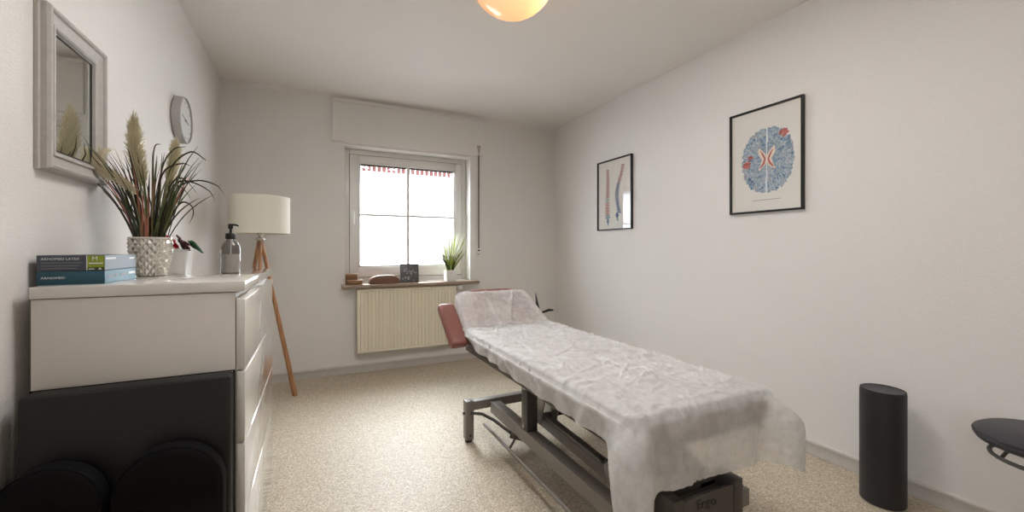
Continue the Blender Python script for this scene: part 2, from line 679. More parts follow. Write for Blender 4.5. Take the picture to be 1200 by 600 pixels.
# front wall behind the camera, and an added unseen hall box that keeps the sun out
m = MB(); m.span((XL - T, YF - T, 0), (XR + T, YF, ZC)); struct(m.build('wall_front', 'wall', smooth=False))
m = MB()
m.span((-2.1, -1.6, 0), (-2.0, 0.5, ZC)); m.span((-2.0, -1.6, 0), (XL - T, -1.5, ZC)); m.span((-2.0, 0.4, 0), (XL - T, 0.5, ZC))
m.span((-2.1, -1.6, ZC), (XL - T, 0.5, ZC + 0.15)); m.span((-2.1, -1.6, -0.1), (XL - T, 0.5, 0.0))
struct(m.build('wall_added_hall', 'wall', smooth=False))
# door casing of the added doorway behind the camera
m = MB()
m.span((XL - 0.005, -0.10, 0), (XL + 0.02, -0.03, 2.12), 0.004); m.span((XL - 0.005, -1.02, 0), (XL + 0.02, -0.95, 2.12), 0.004)
m.span((XL - 0.005, -0.95, 2.05), (XL + 0.02, -0.10, 2.12), 0.004)
struct(m.build('trim_3', 'trim_light'))

# baseboards: a flat board with a paler rounded cap
def baseboard(name, a, b, nrm):
    a, b, nrm = Vector(a), Vector(b), Vector(nrm)
    m = MB()
    p = [(0, 0), (0.014, 0), (0.014, 0.012), (0.011, 0.016), (0.011, 0.056), (0.014, 0.058), (0.012, 0.064), (0.0, 0.066)]
    poly = [a + nrm * x + Vector((0, 0, z)) for x, z in p]
    m.prism(poly, b - a)
    # cap strip in the paler tone
    poly = [a + nrm * x + Vector((0, 0, z)) for x, z in ((0.0, 0.0661), (0.013, 0.0661), (0.012, 0.073), (0.0, 0.076))]
    m.prism(poly, b - a, mi=1)
    return struct(m.build(name, ['trim', 'trim_light']))


baseboard('baseboard_back', (XL, YB, 0), (XR, YB, 0), (0, -1, 0))
baseboard('baseboard_right', (XR, YF, 0), (XR, YB - 0.015, 0), (-1, 0, 0))
baseboard('baseboard_left', (XL, 0.0, 0), (XL, YB - 0.015, 0), (1, 0, 0))

# roller shutter box cover: a shallow panel on the wall
m = MB()
m.span((0.141, YB - 0.020, 2.052), (1.56, YB + 0.002, 2.43), 0.003)
m.span((0.141, YB - 0.028, 2.400), (1.56, YB - 0.018, 2.43), 0.002)
struct(m.build('trim_1', 'wall'))

# soft cove between the back wall and the ceiling
m = MB()
def cove(a, b, nrm, r=0.035):
    a, b, nrm = Vector(a), Vector(b), Vector(nrm)
    poly = [a + Vector((0, 0, 0.001)) - nrm * 0.001] + [a + nrm * (r - r * math.sin(t)) - Vector((0, 0, r - r * math.cos(t))) for t in [i * math.pi / 16 for i in range(9)]]
    m.prism(poly, b - a)
cove((XL, YB, ZC), (XR, YB, ZC), (0, -1, 0))
struct(m.build('trim_2', 'wall'))

# ------------------------------------------------------------------ window
win = sempty('window_1', (0.83, 4.05, 0.8))
FY0, FY1 = 4.02, 4.10
GX0, GX1, GZ0, GZ1 = 0.372, 1.306, 0.938, 1.916
m = MB()
fw = 0.055
m.span((WX0, FY0 + 0.012, WZ0), (WX0 + fw, FY1, WZ1), 0.004); m.span((WX1 - fw, FY0 + 0.012, WZ0), (WX1, FY1, WZ1), 0.004)
m.span((WX0 + fw, FY0 + 0.012, WZ0), (WX1 - fw, FY1, WZ0 + fw), 0.004); m.span((WX0 + fw, FY0 + 0.012, WZ1 - fw), (WX1 - fw, FY1, WZ1), 0.004)
m.build('window_frame', 'frame_white', win)
m = MB()
sx0, sx1, sz0, sz1 = WX0 + fw - 0.006, WX1 - fw + 0.006, WZ0 + fw - 0.004, WZ1 - fw + 0.004
m.span((sx0, FY0, sz0), (GX0, FY0 + 0.06, sz1), 0.006); m.span((GX1, FY0, sz0), (sx1, FY0 + 0.06, sz1), 0.006)
m.span((GX0, FY0, sz0), (GX1, FY0 + 0.06, GZ0), 0.006); m.span((GX0, FY0, GZ1), (GX1, FY0 + 0.06, sz1), 0.006)
# glazing beads
for a, b in (((GX0, GZ0), (GX0 + 0.016, GZ1)), ((GX1 - 0.016, GZ0), (GX1, GZ1)), ((GX0, GZ0), (GX1, GZ0 + 0.016)), ((GX0, GZ1 - 0.016), (GX1, GZ1))):
    m.span((a[0], FY0 + 0.012, a[1]), (b[0], FY0 + 0.05, b[1]), 0.004)
sash = m.build('sash', 'frame_white', win)
m = MB()
e = 0.003
for a, b in (((sx0 - e, sz0 - e), (sx0, sz1 + e)), ((sx1, sz0 - e), (sx1 + e, sz1 + e)), ((sx0, sz0 - e), (sx1, sz0)), ((sx0, sz1), (sx1, sz1 + e))):
    m.span((a[0], FY0 + 0.008, a[1]), (b[0], FY0 + 0.014, b[1]))
m.span((GX0 + 0.014, FY0 + 0.026, GZ1 - 0.030), (GX1 - 0.014, FY0 + 0.034, GZ1 - 0.014))  # dark strip put in for the frame's shade along the glass top
m.build('seal_and_shade_line', 'gap', win)
m = MB()
m.span((0.828 - 0.014, FY0 + 0.016, GZ0), (0.828 + 0.014, FY0 + 0.052, GZ1), 0.004)
m.span((GX0, FY0 + 0.018, 1.427 - 0.011), (GX1, FY0 + 0.050, 1.427 + 0.011), 0.004)
m.build('glazing_bar', 'frame_white', win)
m = MB(); m.span((GX0, FY0 + 0.032, GZ0), (GX1, FY0 + 0.036, GZ1)); m.build('pane', 'pane', win)
m = MB()
m.box((0.325, FY0 - 0.006, 1.42), (0.028, 0.012, 0.07), 0.004)
m.path([(0.325, FY0 - 0.008, 1.435), (0.325, FY0 - 0.042, 1.435), (0.325, FY0 - 0.048, 1.42), (0.325, FY0 - 0.048, 1.33)], 0.008, 10)
m.build('window_handle', 'white_plastic', win)
m = MB()
m.tube((1.363, FY0 - 0.004, 1.78), (1.363, FY0 - 0.004, 1.86), 0.007); m.build('hinge', 'frame_white', win)
m = MB(); m.tube((1.363, FY0 - 0.004, 0.90), (1.363, FY0 - 0.004, 0.98), 0.007)
m.build('hinge', 'frame_white', win)
# inner sill board
m = MB()
m.span((0.215, YB - 0.125, 0.765), (1.475, YB, 0.795), 0.005)
m.span((WX0, YB - 0.01, 0.765), (WX1, FY0 + 0.014, 0.795))
struct(m.build('trim_4', 'sill'))

# ------------------------------------------------------------------ outside: yard and the neighbour's low building
m = MB(); m.span((-8, YB + T, -0.15), (10, 14, -0.05)); struct(m.build('ground', 'ground'))
nb = thing('neighbouring_building', (1.0, 6.4, -0.05), 'white low building with a red brick course outside the window', 'building')
m = MB(); m.span((-4.5, 6.4, -0.05), (6.5, 9.5, 2.42)); m.build('facade', 'outer_wall', nb)
m = MB()
for k in range(150):
    x = -4.4 + k * 0.072
    m.span((x, 6.375, 2.262), (x + 0.048, 6.41, 2.375), 0.004, seg=1)
m.build('brick_course', 'tile', nb)
m = MB(); m.span((-4.5, 6.385, 2.222), (6.5, 6.402, 2.238), 0.003); m.build('drip_edge', 'gutter', nb)
m = MB()
for row in range(9):
    m.box((1.0, 6.42 + row * 0.34, 2.46 + row * 0.10), (11.2, 0.40, 0.05), 0.012, (R(17), 0, 0), seg=1)
m.build('tiled_roof', 'tile', nb)

# ------------------------------------------------------------------ chest of drawers
DX0, DX1, DY0, DY1 = -0.635, -0.184, 1.434, 2.31
DZ = 1.010
ds = thing('chest_of_drawers', ((DX0 + DX1) / 2, (DY0 + DY1) / 2, 0), 'tall glossy white chest of four drawers against the left wall', 'chest of drawers')
m = MB()
m.span((DX0, DY0 + 0.003, 0), (DX1 - 0.024, DY0 + 0.022, DZ - 0.032), 0.0015)
m.span((DX0, DY1 - 0.022, 0), (DX1 - 0.024, DY1 - 0.003, DZ - 0.032), 0.0015)
m.span((DX0, DY0 + 0.02, 0.02), (DX0 + 0.01, DY1 - 0.02, DZ - 0.032))
m.span((DX0 + 0.01, DY0 + 0.02, 0.0), (DX1 - 0.05, DY1 - 0.02, 0.05))
for z in (0.950, 0.735, 0.520, 0.305):
    m.span((DX1 - 0.06, DY0 + 0.02, z - 0.045), (DX1 - 0.0235, DY1 - 0.02, z + 0.024))
m.build('carcass', 'satin_white', ds)
m = MB(); m.span((DX0 - 0.002, DY0, DZ - 0.030), (DX1, DY1, DZ), 0.002); m.build('top_panel', 'gloss_white', ds)
tops = [0.962, 0.746, 0.532, 0.318]
bots = [0.750, 0.536, 0.322, 0.022]
for a, b in zip(tops, bots):
    m = MB()
    x0, x1 = DX1 - 0.022, DX1
    m.prism([(x0, DY0 + 0.002, b), (x1, DY0 + 0.002, b), (x1, DY0 + 0.002, a - 0.006), (x0 + 0.004, DY0 + 0.002, a), (x0, DY0 + 0.002, a)], (0, DY1 - DY0 - 0.004, 0), 0.0008)
    m.span((DX0 + 0.03, DY0 + 0.035, b + 0.02), (x0 + 0.002, DY1 - 0.035, a - 0.05))
    m.build('drawer', 'gloss_white', ds)

# ------------------------------------------------------------------ mirror on the left wall
def ring_frame(m, y0, y1, z0, z1, prof, axis_x, sgn=1):
    """mitred frame on an x = const wall; prof = [(inset, height)] closed profile"""
    loops = []
    for (i, h) in prof:
        x = axis_x + sgn * h
        loops.append([Vector((x, y0 + i, z0 + i)), Vector((x, y1 - i, z0 + i)), Vector((x, y1 - i, z1 - i)), Vector((x, y0 + i, z1 - i))])
    t = bmesh.new()
    vs = [[t.verts.new(p) for p in lp] for lp in loops]
    n = len(vs)
    for k in range(n):
        a, b = vs[k], vs[(k + 1) % n]
        for q in range(4):
            t.faces.new((a[q], a[(q + 1) % 4], b[(q + 1) % 4], b[q]))
    m.add(t)


MY0, MY1, MZ0, MZ1 = 1.523, 1.863, 1.322, 1.768
mr = thing('wall_mirror', (XL, (MY0 + MY1) / 2, MZ0), 'rectangular mirror in a whitewashed moulded frame hanging on the left wall', 'mirror')
m = MB()
ring_frame(m, MY0, MY1, MZ0, MZ1, [(-0.004, 0.001), (-0.004, 0.009), (0.0, 0.012), (0.0, 0.024), (0.004, 0.031), (0.010, 0.033), (0.014, 0.030), (0.016, 0.024), (0.022, 0.023), (0.034, 0.017), (0.042, 0.015), (0.043, 0.021), (0.049, 0.022), (0.053, 0.018), (0.054, 0.011), (0.060, 0.010), (0.060, 0.001)], XL)
m.build('mirror_frame', 'mirror_frame', mr, angle=20)
m = MB(); m.span((XL + 0.004, MY0 + 0.055, MZ0 + 0.055), (XL + 0.010, MY1 - 0.055, MZ1 - 0.055)); m.build('mirror_glass', 'mirror', mr)
m = MB(); ring_frame(m, MY0 + 0.0595, MY1 - 0.0595, MZ0 + 0.0595, MZ1 - 0.0595, [(0, 0.009), (0, 0.0125), (0.0022, 0.0125), (0.0022, 0.009)], XL); m.build('gap_shade_ring', 'gap', mr)  # dark ring standing in for the shadow gap round the glass

# ------------------------------------------------------------------ wall clock
ck = thing('wall_clock', (XL, 2.78, 1.805), 'round pale grey wall clock on the left wall', 'clock')
toX = Matrix(((0, 0, 1), (1, 0, 0), (0, 1, 0)))      # local z -> world x, local x -> world y, local y -> world z
m = MB(); m.lathe([(0.118, 0.001), (0.125, 0.004), (0.125, 0.036), (0.122, 0.042), (0.117, 0.042), (0.115, 0.034)], (XL, 2.78, 1.805), 56, mm=toX, capt=False); m.build('rim', 'clock_rim', ck)
m = MB()
m.lathe([(0.1155, 0.028), (0.1155, 0.034)], (XL, 2.78, 1.805), 56, mm=toX)
for k in range(12):
    a = k * math.pi / 6
    r0, r1 = (0.088, 0.107) if k % 3 == 0 else (0.096, 0.107)
    p = lambda r: (XL + 0.0345, 2.78 + r * math.sin(a), 1.805 + r * math.cos(a))
    m.bar(p(r0), p(r1), 0.004, 0.001, 0, mi=1, up=(1, 0, 0))
m.build('dial', ['clock_face', 'clock_mark'], ck)
def hand(a, l, wd, h):
    m = MB()
    p = lambda r: (XL + h, 2.78 + r * math.sin(a), 1.805 + r * math.cos(a))
    m.bar(p(-0.012), p(l), wd, 0.0015, 0, up=(1, 0, 0))
    m.lathe([(0.005, h - 0.001), (0.005, h + 0.001)], (XL, 2.78, 1.805), 16, mm=toX)
    return m
hand(R(98), 0.055, 0.005, 0.0365).build('hour_hand', 'clock_hand', ck)
hand(R(-80), 0.075, 0.003, 0.039).build('minute_hand', 'clock_hand', ck)

# ------------------------------------------------------------------ glove boxes on the chest
BX, BY = -0.521, 1.497
def glove_box(z0, h, label, mats, head, upper):
    t = thing('glove_box', (BX - 0.066, BY + 0.12, z0), label, 'box', R(1.5), 'disposable glove boxes on the chest')
    m = MB()
    m.span((-0.066, -0.12, 0), (0.066, 0.12, h), 0.0012)
    mm = Matrix(((1, 0, 0, 0), (0, 0, -1, 0), (0, 1, 0, 0), (0, 0, 0, 1)))     # lettering on the short end (faces -y)
    tr = lambda x, z: Matrix.Translation((x, -0.1204, z)) @ mm
    ms = Matrix(((0, 0, 1, 0), (1, 0, 0, 0), (0, 1, 0, 0), (0, 0, 0, 1)))      # lettering on the long side (faces +x)
    ts = lambda y, z: Matrix.Translation((0.0664, y, z)) @ ms
    # paler long side
    m.prism([(0.0662, -0.119, 0.001), (0.0662, 0.119, 0.001), (0.0662, 0.119, h - 0.001), (0.0662, -0.119, h - 0.001)], None, mi=1)
    if upper:
        m.text(head, 0.0082, tr(-0.058, h - 0.0125), 2, width=0.074)
        for k, z in enumerate((0.021, 0.013, 0.006)):
            m.span((-0.058, -0.1204, z), (0.022 - 0.006 * k, -0.12, z + 0.0016), mi=3)
        m.prism([(0.031, -0.1203, 0.001), (0.0655, -0.1203, 0.001), (0.0655, -0.1203, h - 0.001), (0.031, -0.1203, h - 0.001)], None, mi=4)
        m.prism([(0.032, -0.1204, 0.001), (0.065, -0.1204, 0.001), (0.065, -0.1204, 0.009), (0.032, -0.1204, 0.009)], None, mi=5)
        m.text('M', 0.016, tr(0.040, h - 0.0145), 2)
        m.span((0.034, -0.1206, 0.0185), (0.063, -0.1202, 0.0215), mi=2)
        m.span((0.034, -0.1207, 0.0035), (0.046, -0.1203, 0.0055), mi=2)
        m.prism([(0.053, -0.1206, 0.003), (0.061, -0.1206, 0.003), (0.057, -0.1206, 0.008)], None, mi=2)
        m.span((0.0295, -0.1205, 0.001), (0.031, -0.12, h - 0.001), mi=2)
        for y0, y1, z, q in ((-0.112, -0.045, h - 0.012, 2), (-0.108, 0.02, 0.019, 3), (-0.108, 0.05, 0.012, 3), (0.06, 0.105, h - 0.014, 2)):
            m.span((0.066, y0, z), (0.0666, y1, z + (0.005 if q == 2 else 0.0018)), mi=q)
    else:
        m.text(head, 0.0082, tr(-0.058, h - 0.020), 2, width=0.046)
        for y0, y1, z in ((-0.10, -0.06, 0.016), (-0.05, -0.03, 0.016), (-0.01, 0.04, 0.016), (0.055, 0.11, 0.018)):
            m.span((0.066, y0, z), (0.0666, y1, z + 0.008), mi=2 if y0 > 0.05 else 3)
    m.build('carton', mats, t, local=True)
    # tear-open slot on top
    m = MB()
    m.lathe([(0.001, 0), (0.03, 0.0), (0.03, 0.0006), (0.001, 0.0006)], (0, 0, h), 28, mm=Matrix.Diagonal((1, 2.2, 1)))
    m.build('perforated_flap', 'box_line', t, local=True)
    return t


glove_box(DZ, 0.036, 'teal carton of gloves at the bottom of the stack', ['box_teal', 'box_teal_pale', 'box_white', 'box_line'], 'ARNOMED', False)
glove_box(DZ + 0.0368, 0.042, 'slate grey carton of gloves with green M patch on top of teal carton', ['box_slate', 'box_pale', 'box_white', 'box_line', 'box_green', 'box_dark'], 'ARNOMED LATEX', True)

# ------------------------------------------------------------------ ornamental grass in a faceted silver pot
PX, PY = -0.520, 1.86
pl = thing('potted_plant', (PX, PY, DZ), 'tall artificial grass with beige plumes in a silver diamond-patterned pot', 'plant')
m = MB()
def pot_r(z):
    s = z / 0.135
    return 0.040 + 0.019 * math.sin(min(1.0, s * 1.15 + 0.05) * math.pi / 2)
NS, NR = 18, 9
t = bmesh.new()
rings = []
for j in range(NR + 1):
    z = 0.004 + 0.126 * j / NR
    ring = []
    for k in range(NS * 2):
        a = math.pi * (k + 0.0) / NS
        peak = (k + j) % 2 == 0
        r = pot_r(z) + (0.0035 if peak else -0.0020)
        ring.append(t.verts.new((PX + r * math.cos(a), PY + r * math.sin(a), DZ + z)))
    rings.append(ring)
n = NS * 2
for j in range(NR):
    for k in range(n):
        q = (k + 1) % n
        a, b, c, d = rings[j][k], rings[j][q], rings[j + 1][q], rings[j + 1][k]
        if (k + j) % 2 == 0:
            t.faces.new((a, b, d)); t.faces.new((b, c, d))
        else:
            t.faces.new((a, b, c)); t.faces.new((a, c, d))
m.add(t)
m.lathe([(0.036, 0.0), (0.041, 0.004)], (PX, PY, DZ), 36, capt=False)
m.lathe([(0.0585, 0.129), (0.0615, 0.131), (0.0615, 0.137), (0.056, 0.138), (0.054, 0.122), (0.0, 0.120)], (PX, PY, DZ), 36, capb=False, mi=0)
m.build('pot', 'pot_silver', pl, angle=12)
m = MB(); m.lathe([(0.0, 0.126), (0.053, 0.123)], (PX, PY, DZ), 24, capb=False, capt=False); m.build('soil', 'soil', pl)
CR = Vector((0.9, -0.436, 0)); CFW = Vector((0.436, 0.9, 0))
def ribbon(m, pts, wd, mi, side=None):
    """tapering grass blade with a shallow V fold"""
    pts = [Vector(p) for p in pts]
    t = bmesh.new()
    rows = []
    for i, p in enumerate(pts):
        d = (pts[min(i + 1, len(pts) - 1)] - pts[max(0, i - 1)]).normalized()
        s = side if side is not None else d.cross(Vector((0.3, 0.5, 0.2)))
        s = (s - d * s.dot(d)).normalized()
        nn = d.cross(s)
        f = i / (len(pts) - 1)
        wv = wd * (0.75 + 0.5 * f) * (1 - f ** 3) + 0.0003
        rows.append([t.verts.new(p - s * wv), t.verts.new(p + nn * wv * 0.4), t.verts.new(p + s * wv)])
    for a, b in zip(rows, rows[1:]):
        t.faces.new((a[0], a[1], b[1], b[0])); t.faces.new((a[1], a[2], b[2], b[1]))
    m.add(t, mi)
def spline(pts, n=14):
    pts = [Vector(p) for p in pts]
    q = [pts[0] * 2 - pts[1]] + pts + [pts[-1] * 2 - pts[-2]]
    out = []
    for i in range(1, len(q) - 2):
        for k in range(n):
            t = k / n
            a, b, c, d = q[i - 1], q[i], q[i + 1], q[i + 2]
            out.append(0.5 * ((2 * b) + (c - a) * t + (2 * a - 5 * b + 4 * c - d) * t * t + (3 * b - a - 3 * c + d) * t ** 3))
    out.append(pts[-1])
    return out
rg = random.Random(11)
m = MB()
base = Vector((PX, PY, DZ + 0.12))
def off(rt, up, dp=0.0):
    return base + CR * rt + CFW * dp + Vector((0, 0, up))
WALLGAP = XL + 0.012
def keep(p):
    if p.x < WALLGAP:
        p.x = WALLGAP + 0.2 * rg.random() * 0.03
    return p
# the upright body of the tuft
for k in range(105):
    a = rg.uniform(0, 2 * math.pi)
    rr = 0.044 * math.sqrt(rg.random())
    b0 = base + Vector((rr * math.cos(a), rr * math.sin(a), 0))
    ln = rg.uniform(0.16, 0.36)
    lean = rg.uniform(0.02, 0.062) * (0.4 + rr / 0.044)
    dx, dy = math.cos(a + rg.uniform(-0.6, 0.6)), math.sin(a + rg.uniform(-0.6, 0.6))
    curl = rg.uniform(0, 0.045) ** 1.0
    pts = []
    for i in range(9):
        f = i / 8
        pts.append(keep(b0 + Vector((dx * lean * (f + 0.5 * f * f) + dx * curl * f ** 3, dy * lean * (f + 0.5 * f * f) + dy * curl * f ** 3, ln * (f - 0.10 * f ** 3 * (lean / 0.08))))))
    ribbon(m, pts, rg.uniform(0.0016, 0.0042), rg.choices([0, 1, 2, 3, 4], [5, 4, 2, 4, 0.7])[0])
# long arching blades
arcs = [([(0.02, 0.0), (0.03, 0.15), (0.055, 0.27), (0.12, 0.325), (0.17, 0.30), (0.175, 0.292)], 0),
        ([(0.02, 0.0), (0.035, 0.17), (0.06, 0.25), (0.12, 0.275), (0.155, 0.265)], 3),
        ([(0.03, 0.0), (0.05, 0.12), (0.085, 0.20), (0.15, 0.222), (0.215, 0.205), (0.248, 0.17)], 0),
        ([(0.03, 0.0), (0.06, 0.13), (0.10, 0.205), (0.155, 0.21), (0.215, 0.18), (0.235, 0.145)], 3),
        ([(0.035, 0.0), (0.07, 0.09), (0.105, 0.14), (0.14, 0.13), (0.148, 0.10), (0.135, 0.065)], 0),
        ([(0.0, 0.0), (0.01, 0.17), (0.025, 0.28), (0.06, 0.335), (0.105, 0.345)], 0),
        ([(-0.02, 0.0), (-0.05, 0.13), (-0.10, 0.24), (-0.135, 0.295)], 3),
        ([(-0.02, 0.0), (-0.07, 0.14), (-0.125, 0.235), (-0.16, 0.275)], 0),
        ([(-0.03, 0.0), (-0.07, 0.12), (-0.11, 0.22), (-0.13, 0.28)], 0),
        ([(-0.03, 0.0), (-0.075, 0.08), (-0.09, 0.17), (-0.095, 0.24)], 3),
        ([(-0.01, 0.0), (0.0, 0.2), (-0.002, 0.3), (0.005, 0.345), (0.025, 0.35)], 3),
        ([(0.03, 0.0), (0.06, 0.14), (0.09, 0.195), (0.12, 0.19), (0.15, 0.15)], 1),
        ([(0.03, 0.0), (0.05, 0.15), (0.07, 0.215), (0.11, 0.225), (0.16, 0.17)], 3),
        ([(0.02, 0.0), (0.06, 0.1), (0.08, 0.19), (0.10, 0.24)], 1),
        ([(0.03, 0.0), (0.08, 0.11), (0.10, 0.20), (0.105, 0.25)], 2)]
for k, (pp, mi) in enumerate(arcs):
    dp = rg.uniform(-0.03, 0.03)
    pts = [keep(off(x, z, dp * (0.3 + z * 3))) for x, z in spline([(x, z, 0) for x, z in pp], 7) for _ in (0,)] if False else [keep(off(p.x, p.y, dp * (0.3 + p.y * 3))) for p in spline([(x, z, 0) for x, z in pp], 7)]
    ribbon(m, pts, 0.0030, mi)
# two reddish blades in front
for x in (0.006, 0.016, 0.024):
    ribbon(m, [keep(off(x + f * 0.02, f * 0.17, -0.04 - 0.02 * f)) for f in [i / 8 for i in range(9)]], 0.004, 4)
m.build('foliage', ['leaf_dark', 'leaf_mid', 'leaf_olive', 'leaf_brown', 'leaf_red'], pl)
def plume(pts, w0):
    m = MB()
    sp = [keep(p) for p in spline(pts, 12)]
    m.path(sp, 0.0016, 6)
    n0 = int(len(sp) * 0.42)
    rr = random.Random(len(sp) * 3 + int(w0 * 1e4))
    body = sp[n0:]
    for i, p in enumerate(body):
        f = i / (len(body) - 1)
        rad = w0 * (math.sin(math.pi * min(1, 0.16 + 0.84 * f)) ** 0.6) * 0.9
        d = (body[min(i + 1, len(body) - 1)] - body[max(i - 1, 0)]).normalized()
        for k in range(44):
            a = rr.uniform(0, 6.283)
            x = d.orthogonal().normalized()
            q = Matrix.Rotation(a, 3, d) @ x
            st = p + d * rr.uniform(-0.008, 0.008)
            tip = st + q * rad * rr.uniform(0.4, 1.25) + d * rr.uniform(0.012, 0.045)
            ribbon(m, [keep(st), keep((st + tip) / 2 + q * rad * 0.15), keep(tip)], 0.0013, 0)
    m.build('plume', 'plume', pl)
plume([off(-0.01, 0, 0.01), off(-0.016, 0.12, 0.01), off(-0.035, 0.24, 0.0), off(-0.056, 0.345, 0.0), off(-0.06, 0.425, 0.0)], 0.030)
plume([off(0.0, 0, 0.02), off(0.012, 0.12, 0.04), off(0.025, 0.23, 0.05), off(0.032, 0.30, 0.06), off(0.036, 0.35, 0.06)], 0.022)
plume([off(0.0, 0, -0.02), off(0.012, 0.08, -0.04), off(0.006, 0.16, -0.06), off(-0.06, 0.225, -0.09), off(-0.15, 0.275, -0.12), off(-0.19, 0.29, -0.13)], 0.022)

# ------------------------------------------------------------------ small white tub with exercise bands
TX, TY = -0.485, 2.02
tb = thing('storage_tub', (TX, TY, DZ), 'small white rectangular tub behind the silver pot, holding latex bands', 'tub')
m = MB()
def rrect(hx, hy, r, z, n=5):
    pts = []
    for cx, cy, a0 in ((hx - r, hy - r, 0), (-hx + r, hy - r, 90), (-hx + r, -hy + r, 180), (hx - r, -hy + r, 270)):
        for k in range(n + 1):
            a = R(a0 + 90 * k / n)
            pts.append(Vector((cx + r * math.cos(a), cy + r * math.sin(a), z)))
    return pts
def loft(m, loops, caps=(True, True), mi=None, org=(0, 0, 0)):
    t = bmesh.new()
    vs = [[t.verts.new(p + Vector(org)) for p in lp] for lp in loops]
    n = len(vs[0])
    for a, b in zip(vs, vs[1:]):
        for k in range(n):
            t.faces.new((a[k], a[(k + 1) % n], b[(k + 1) % n], b[k]))
    if caps[0]: t.faces.new(list(reversed(vs[0])))
    if caps[1]: t.faces.new(vs[-1])
    m.add(t, mi)
loft(m, [rrect(0.036, 0.045, 0.012, 0.0), rrect(0.038, 0.048, 0.012, 0.008), rrect(0.046, 0.056, 0.014, 0.088), rrect(0.049, 0.059, 0.014, 0.090), rrect(0.049, 0.059, 0.014, 0.094), rrect(0.043, 0.053, 0.012, 0.094), rrect(0.036, 0.046, 0.01, 0.012)], org=(TX, TY, DZ))
m.build('tub_body', 'white_ceramic', tb)
def band(pts, half, mat_, label, ph):
    """a crumpled latex strip: pts = (right, up, depth) offsets from the tub centre at rim height; half = half widths along the strip"""
    m = MB()
    org = Vector((TX, TY, DZ + 0.096))
    to3 = lambda r, u, d: org + CR * r + CFW * d + Vector((0, 0, u))
    sp = spline([to3(*p) for p in pts], 7)
    n = len(sp)
    wd = Vector((0, 0, 0.75)) - CFW * 0.35
    def f(u, v):
        i = min(n - 1, int(round(v * (n - 1))))
        q = v * (len(half) - 1)
        k = min(len(half) - 2, int(q))
        h = 1.5 * (half[k] + (half[k + 1] - half[k]) * (q - k))
        rip = 0.0045 * math.sin(v * 24 + u * 4 + ph) + 0.003 * math.sin(u * 11 + v * 7 + ph)
        return sp[i] + wd * (2 * u - 1) * h * 1.3 - CFW * rip * 1.6 + Vector((0, 0, 0.008 + rip * 0.8))
    m.grid(f, 11, n)
    o = m.build('exercise_band', mat_, base=to3(*pts[0]))
    so = o.modifiers.new('thickness', 'SOLIDIFY'); so.thickness = 0.0016
    return tag(o, label, 'exercise band', 'latex bands in the white tub')
band([(-0.016, 0.014, -0.036), (0.000, 0.022, -0.042), (0.018, 0.018, -0.046), (0.036, 0.008, -0.044)], [0.010, 0.014, 0.015, 0.010], 'red_band', 'bright red latex band lying at the left in the white tub', 0)
band([(0.016, 0.026, -0.008), (0.032, 0.018, -0.020), (0.052, 0.004, -0.030), (0.074, 0.002, -0.030)], [0.007, 0.017, 0.016, 0.009], 'maroon_band', 'dark maroon latex band lying between the red and green ones', 2)
band([(0.054, 0.010, 0.000), (0.070, 0.008, -0.004), (0.088, -0.002, -0.008), (0.106, -0.020, -0.010)], [0.006, 0.011, 0.011, 0.003], 'green_band', 'dark green latex band end sticking out at the right of the white tub', 4)
# ------------------------------------------------------------------ soap dispenser
SX, SY = -0.293, 1.915
sd = thing('soap_dispenser', (SX, SY, DZ), 'smoky glass soap dispenser with black pump on the chest corner', 'soap dispenser')
m = MB()
m.lathe([(0.027, 0.0), (0.0315, 0.003), (0.0330, 0.010), (0.0330, 0.094), (0.0315, 0.106), (0.026, 0.118), (0.018, 0.128), (0.0145, 0.133), (0.0145, 0.142)], (SX, SY, DZ), 40)
m.build('glass_bottle', 'smoke_glass', sd)
m = MB(); m.lathe([(0.0, 0.004), (0.029, 0.005), (0.0305, 0.010), (0.0305, 0.076), (0.0, 0.0761)], (SX, SY, DZ), 40); m.build('liquid_soap', 'liquid', sd)
m = MB(); m.lathe([(0.0165, 0.134), (0.0175, 0.136), (0.0175, 0.152), (0.015, 0.157), (0.008, 0.158)], (SX, SY, DZ), 28); m.build('collar', 'black_plastic', sd)
m = MB()
m.tube((SX, SY, DZ + 0.156), (SX, SY, DZ + 0.178), 0.0045)
m.lathe([(0.0075, 0.174), (0.0085, 0.177), (0.0085, 0.190), (0.006, 0.194)], (SX, SY, DZ), 20)
m.path([Vector((SX, SY, DZ + 0.189)) + CR * d - Vector((0, 0, z)) for d, z in ((-0.004, 0), (0.01, -0.001), (0.022, 0.0), (0.03, 0.004))], [0.006, 0.0055, 0.0045, 0.0035], 12, flat=0.8)
m.build('pump', 'black_plastic', sd)
m = MB(); m.tube((SX, SY, DZ + 0.008), (SX, SY, DZ + 0.14), 0.003, n=10); m.build('dip_tube', 'white_plastic', sd)

# ------------------------------------------------------------------ tripod floor lamp in the corner
LX, LY = -0.345, 3.40
fl = thing('floor_lamp', (LX, LY, 0), 'floor lamp with white drum shade on wooden tripod legs in the far left corner', 'lamp')
m = MB()
m.lathe([(0.185, 1.215), (0.188, 1.216), (0.188, 1.474), (0.185, 1.476), (0.1835, 1.474), (0.1835, 1.217)], (LX, LY, 0), 64, capb=False, capt=False)
m.build('lamp_shade', 'shade', fl)
m = MB()
m.lathe([(0.0, 1.165), (0.024, 1.166), (0.030, 1.172), (0.030, 1.182), (0.012, 1.190), (0.012, 1.205), (0.02, 1.207), (0.02, 1.255), (0.0, 1.256)], (LX, LY, 0), 24)
for k in range(3):
    a = R(30 + 120 * k)
    m.tube((LX, LY, 1.222), (LX + 0.185 * math.cos(a), LY + 0.185 * math.sin(a), 1.222), 0.002, n=6)
m.build('fitting', 'brass', fl)
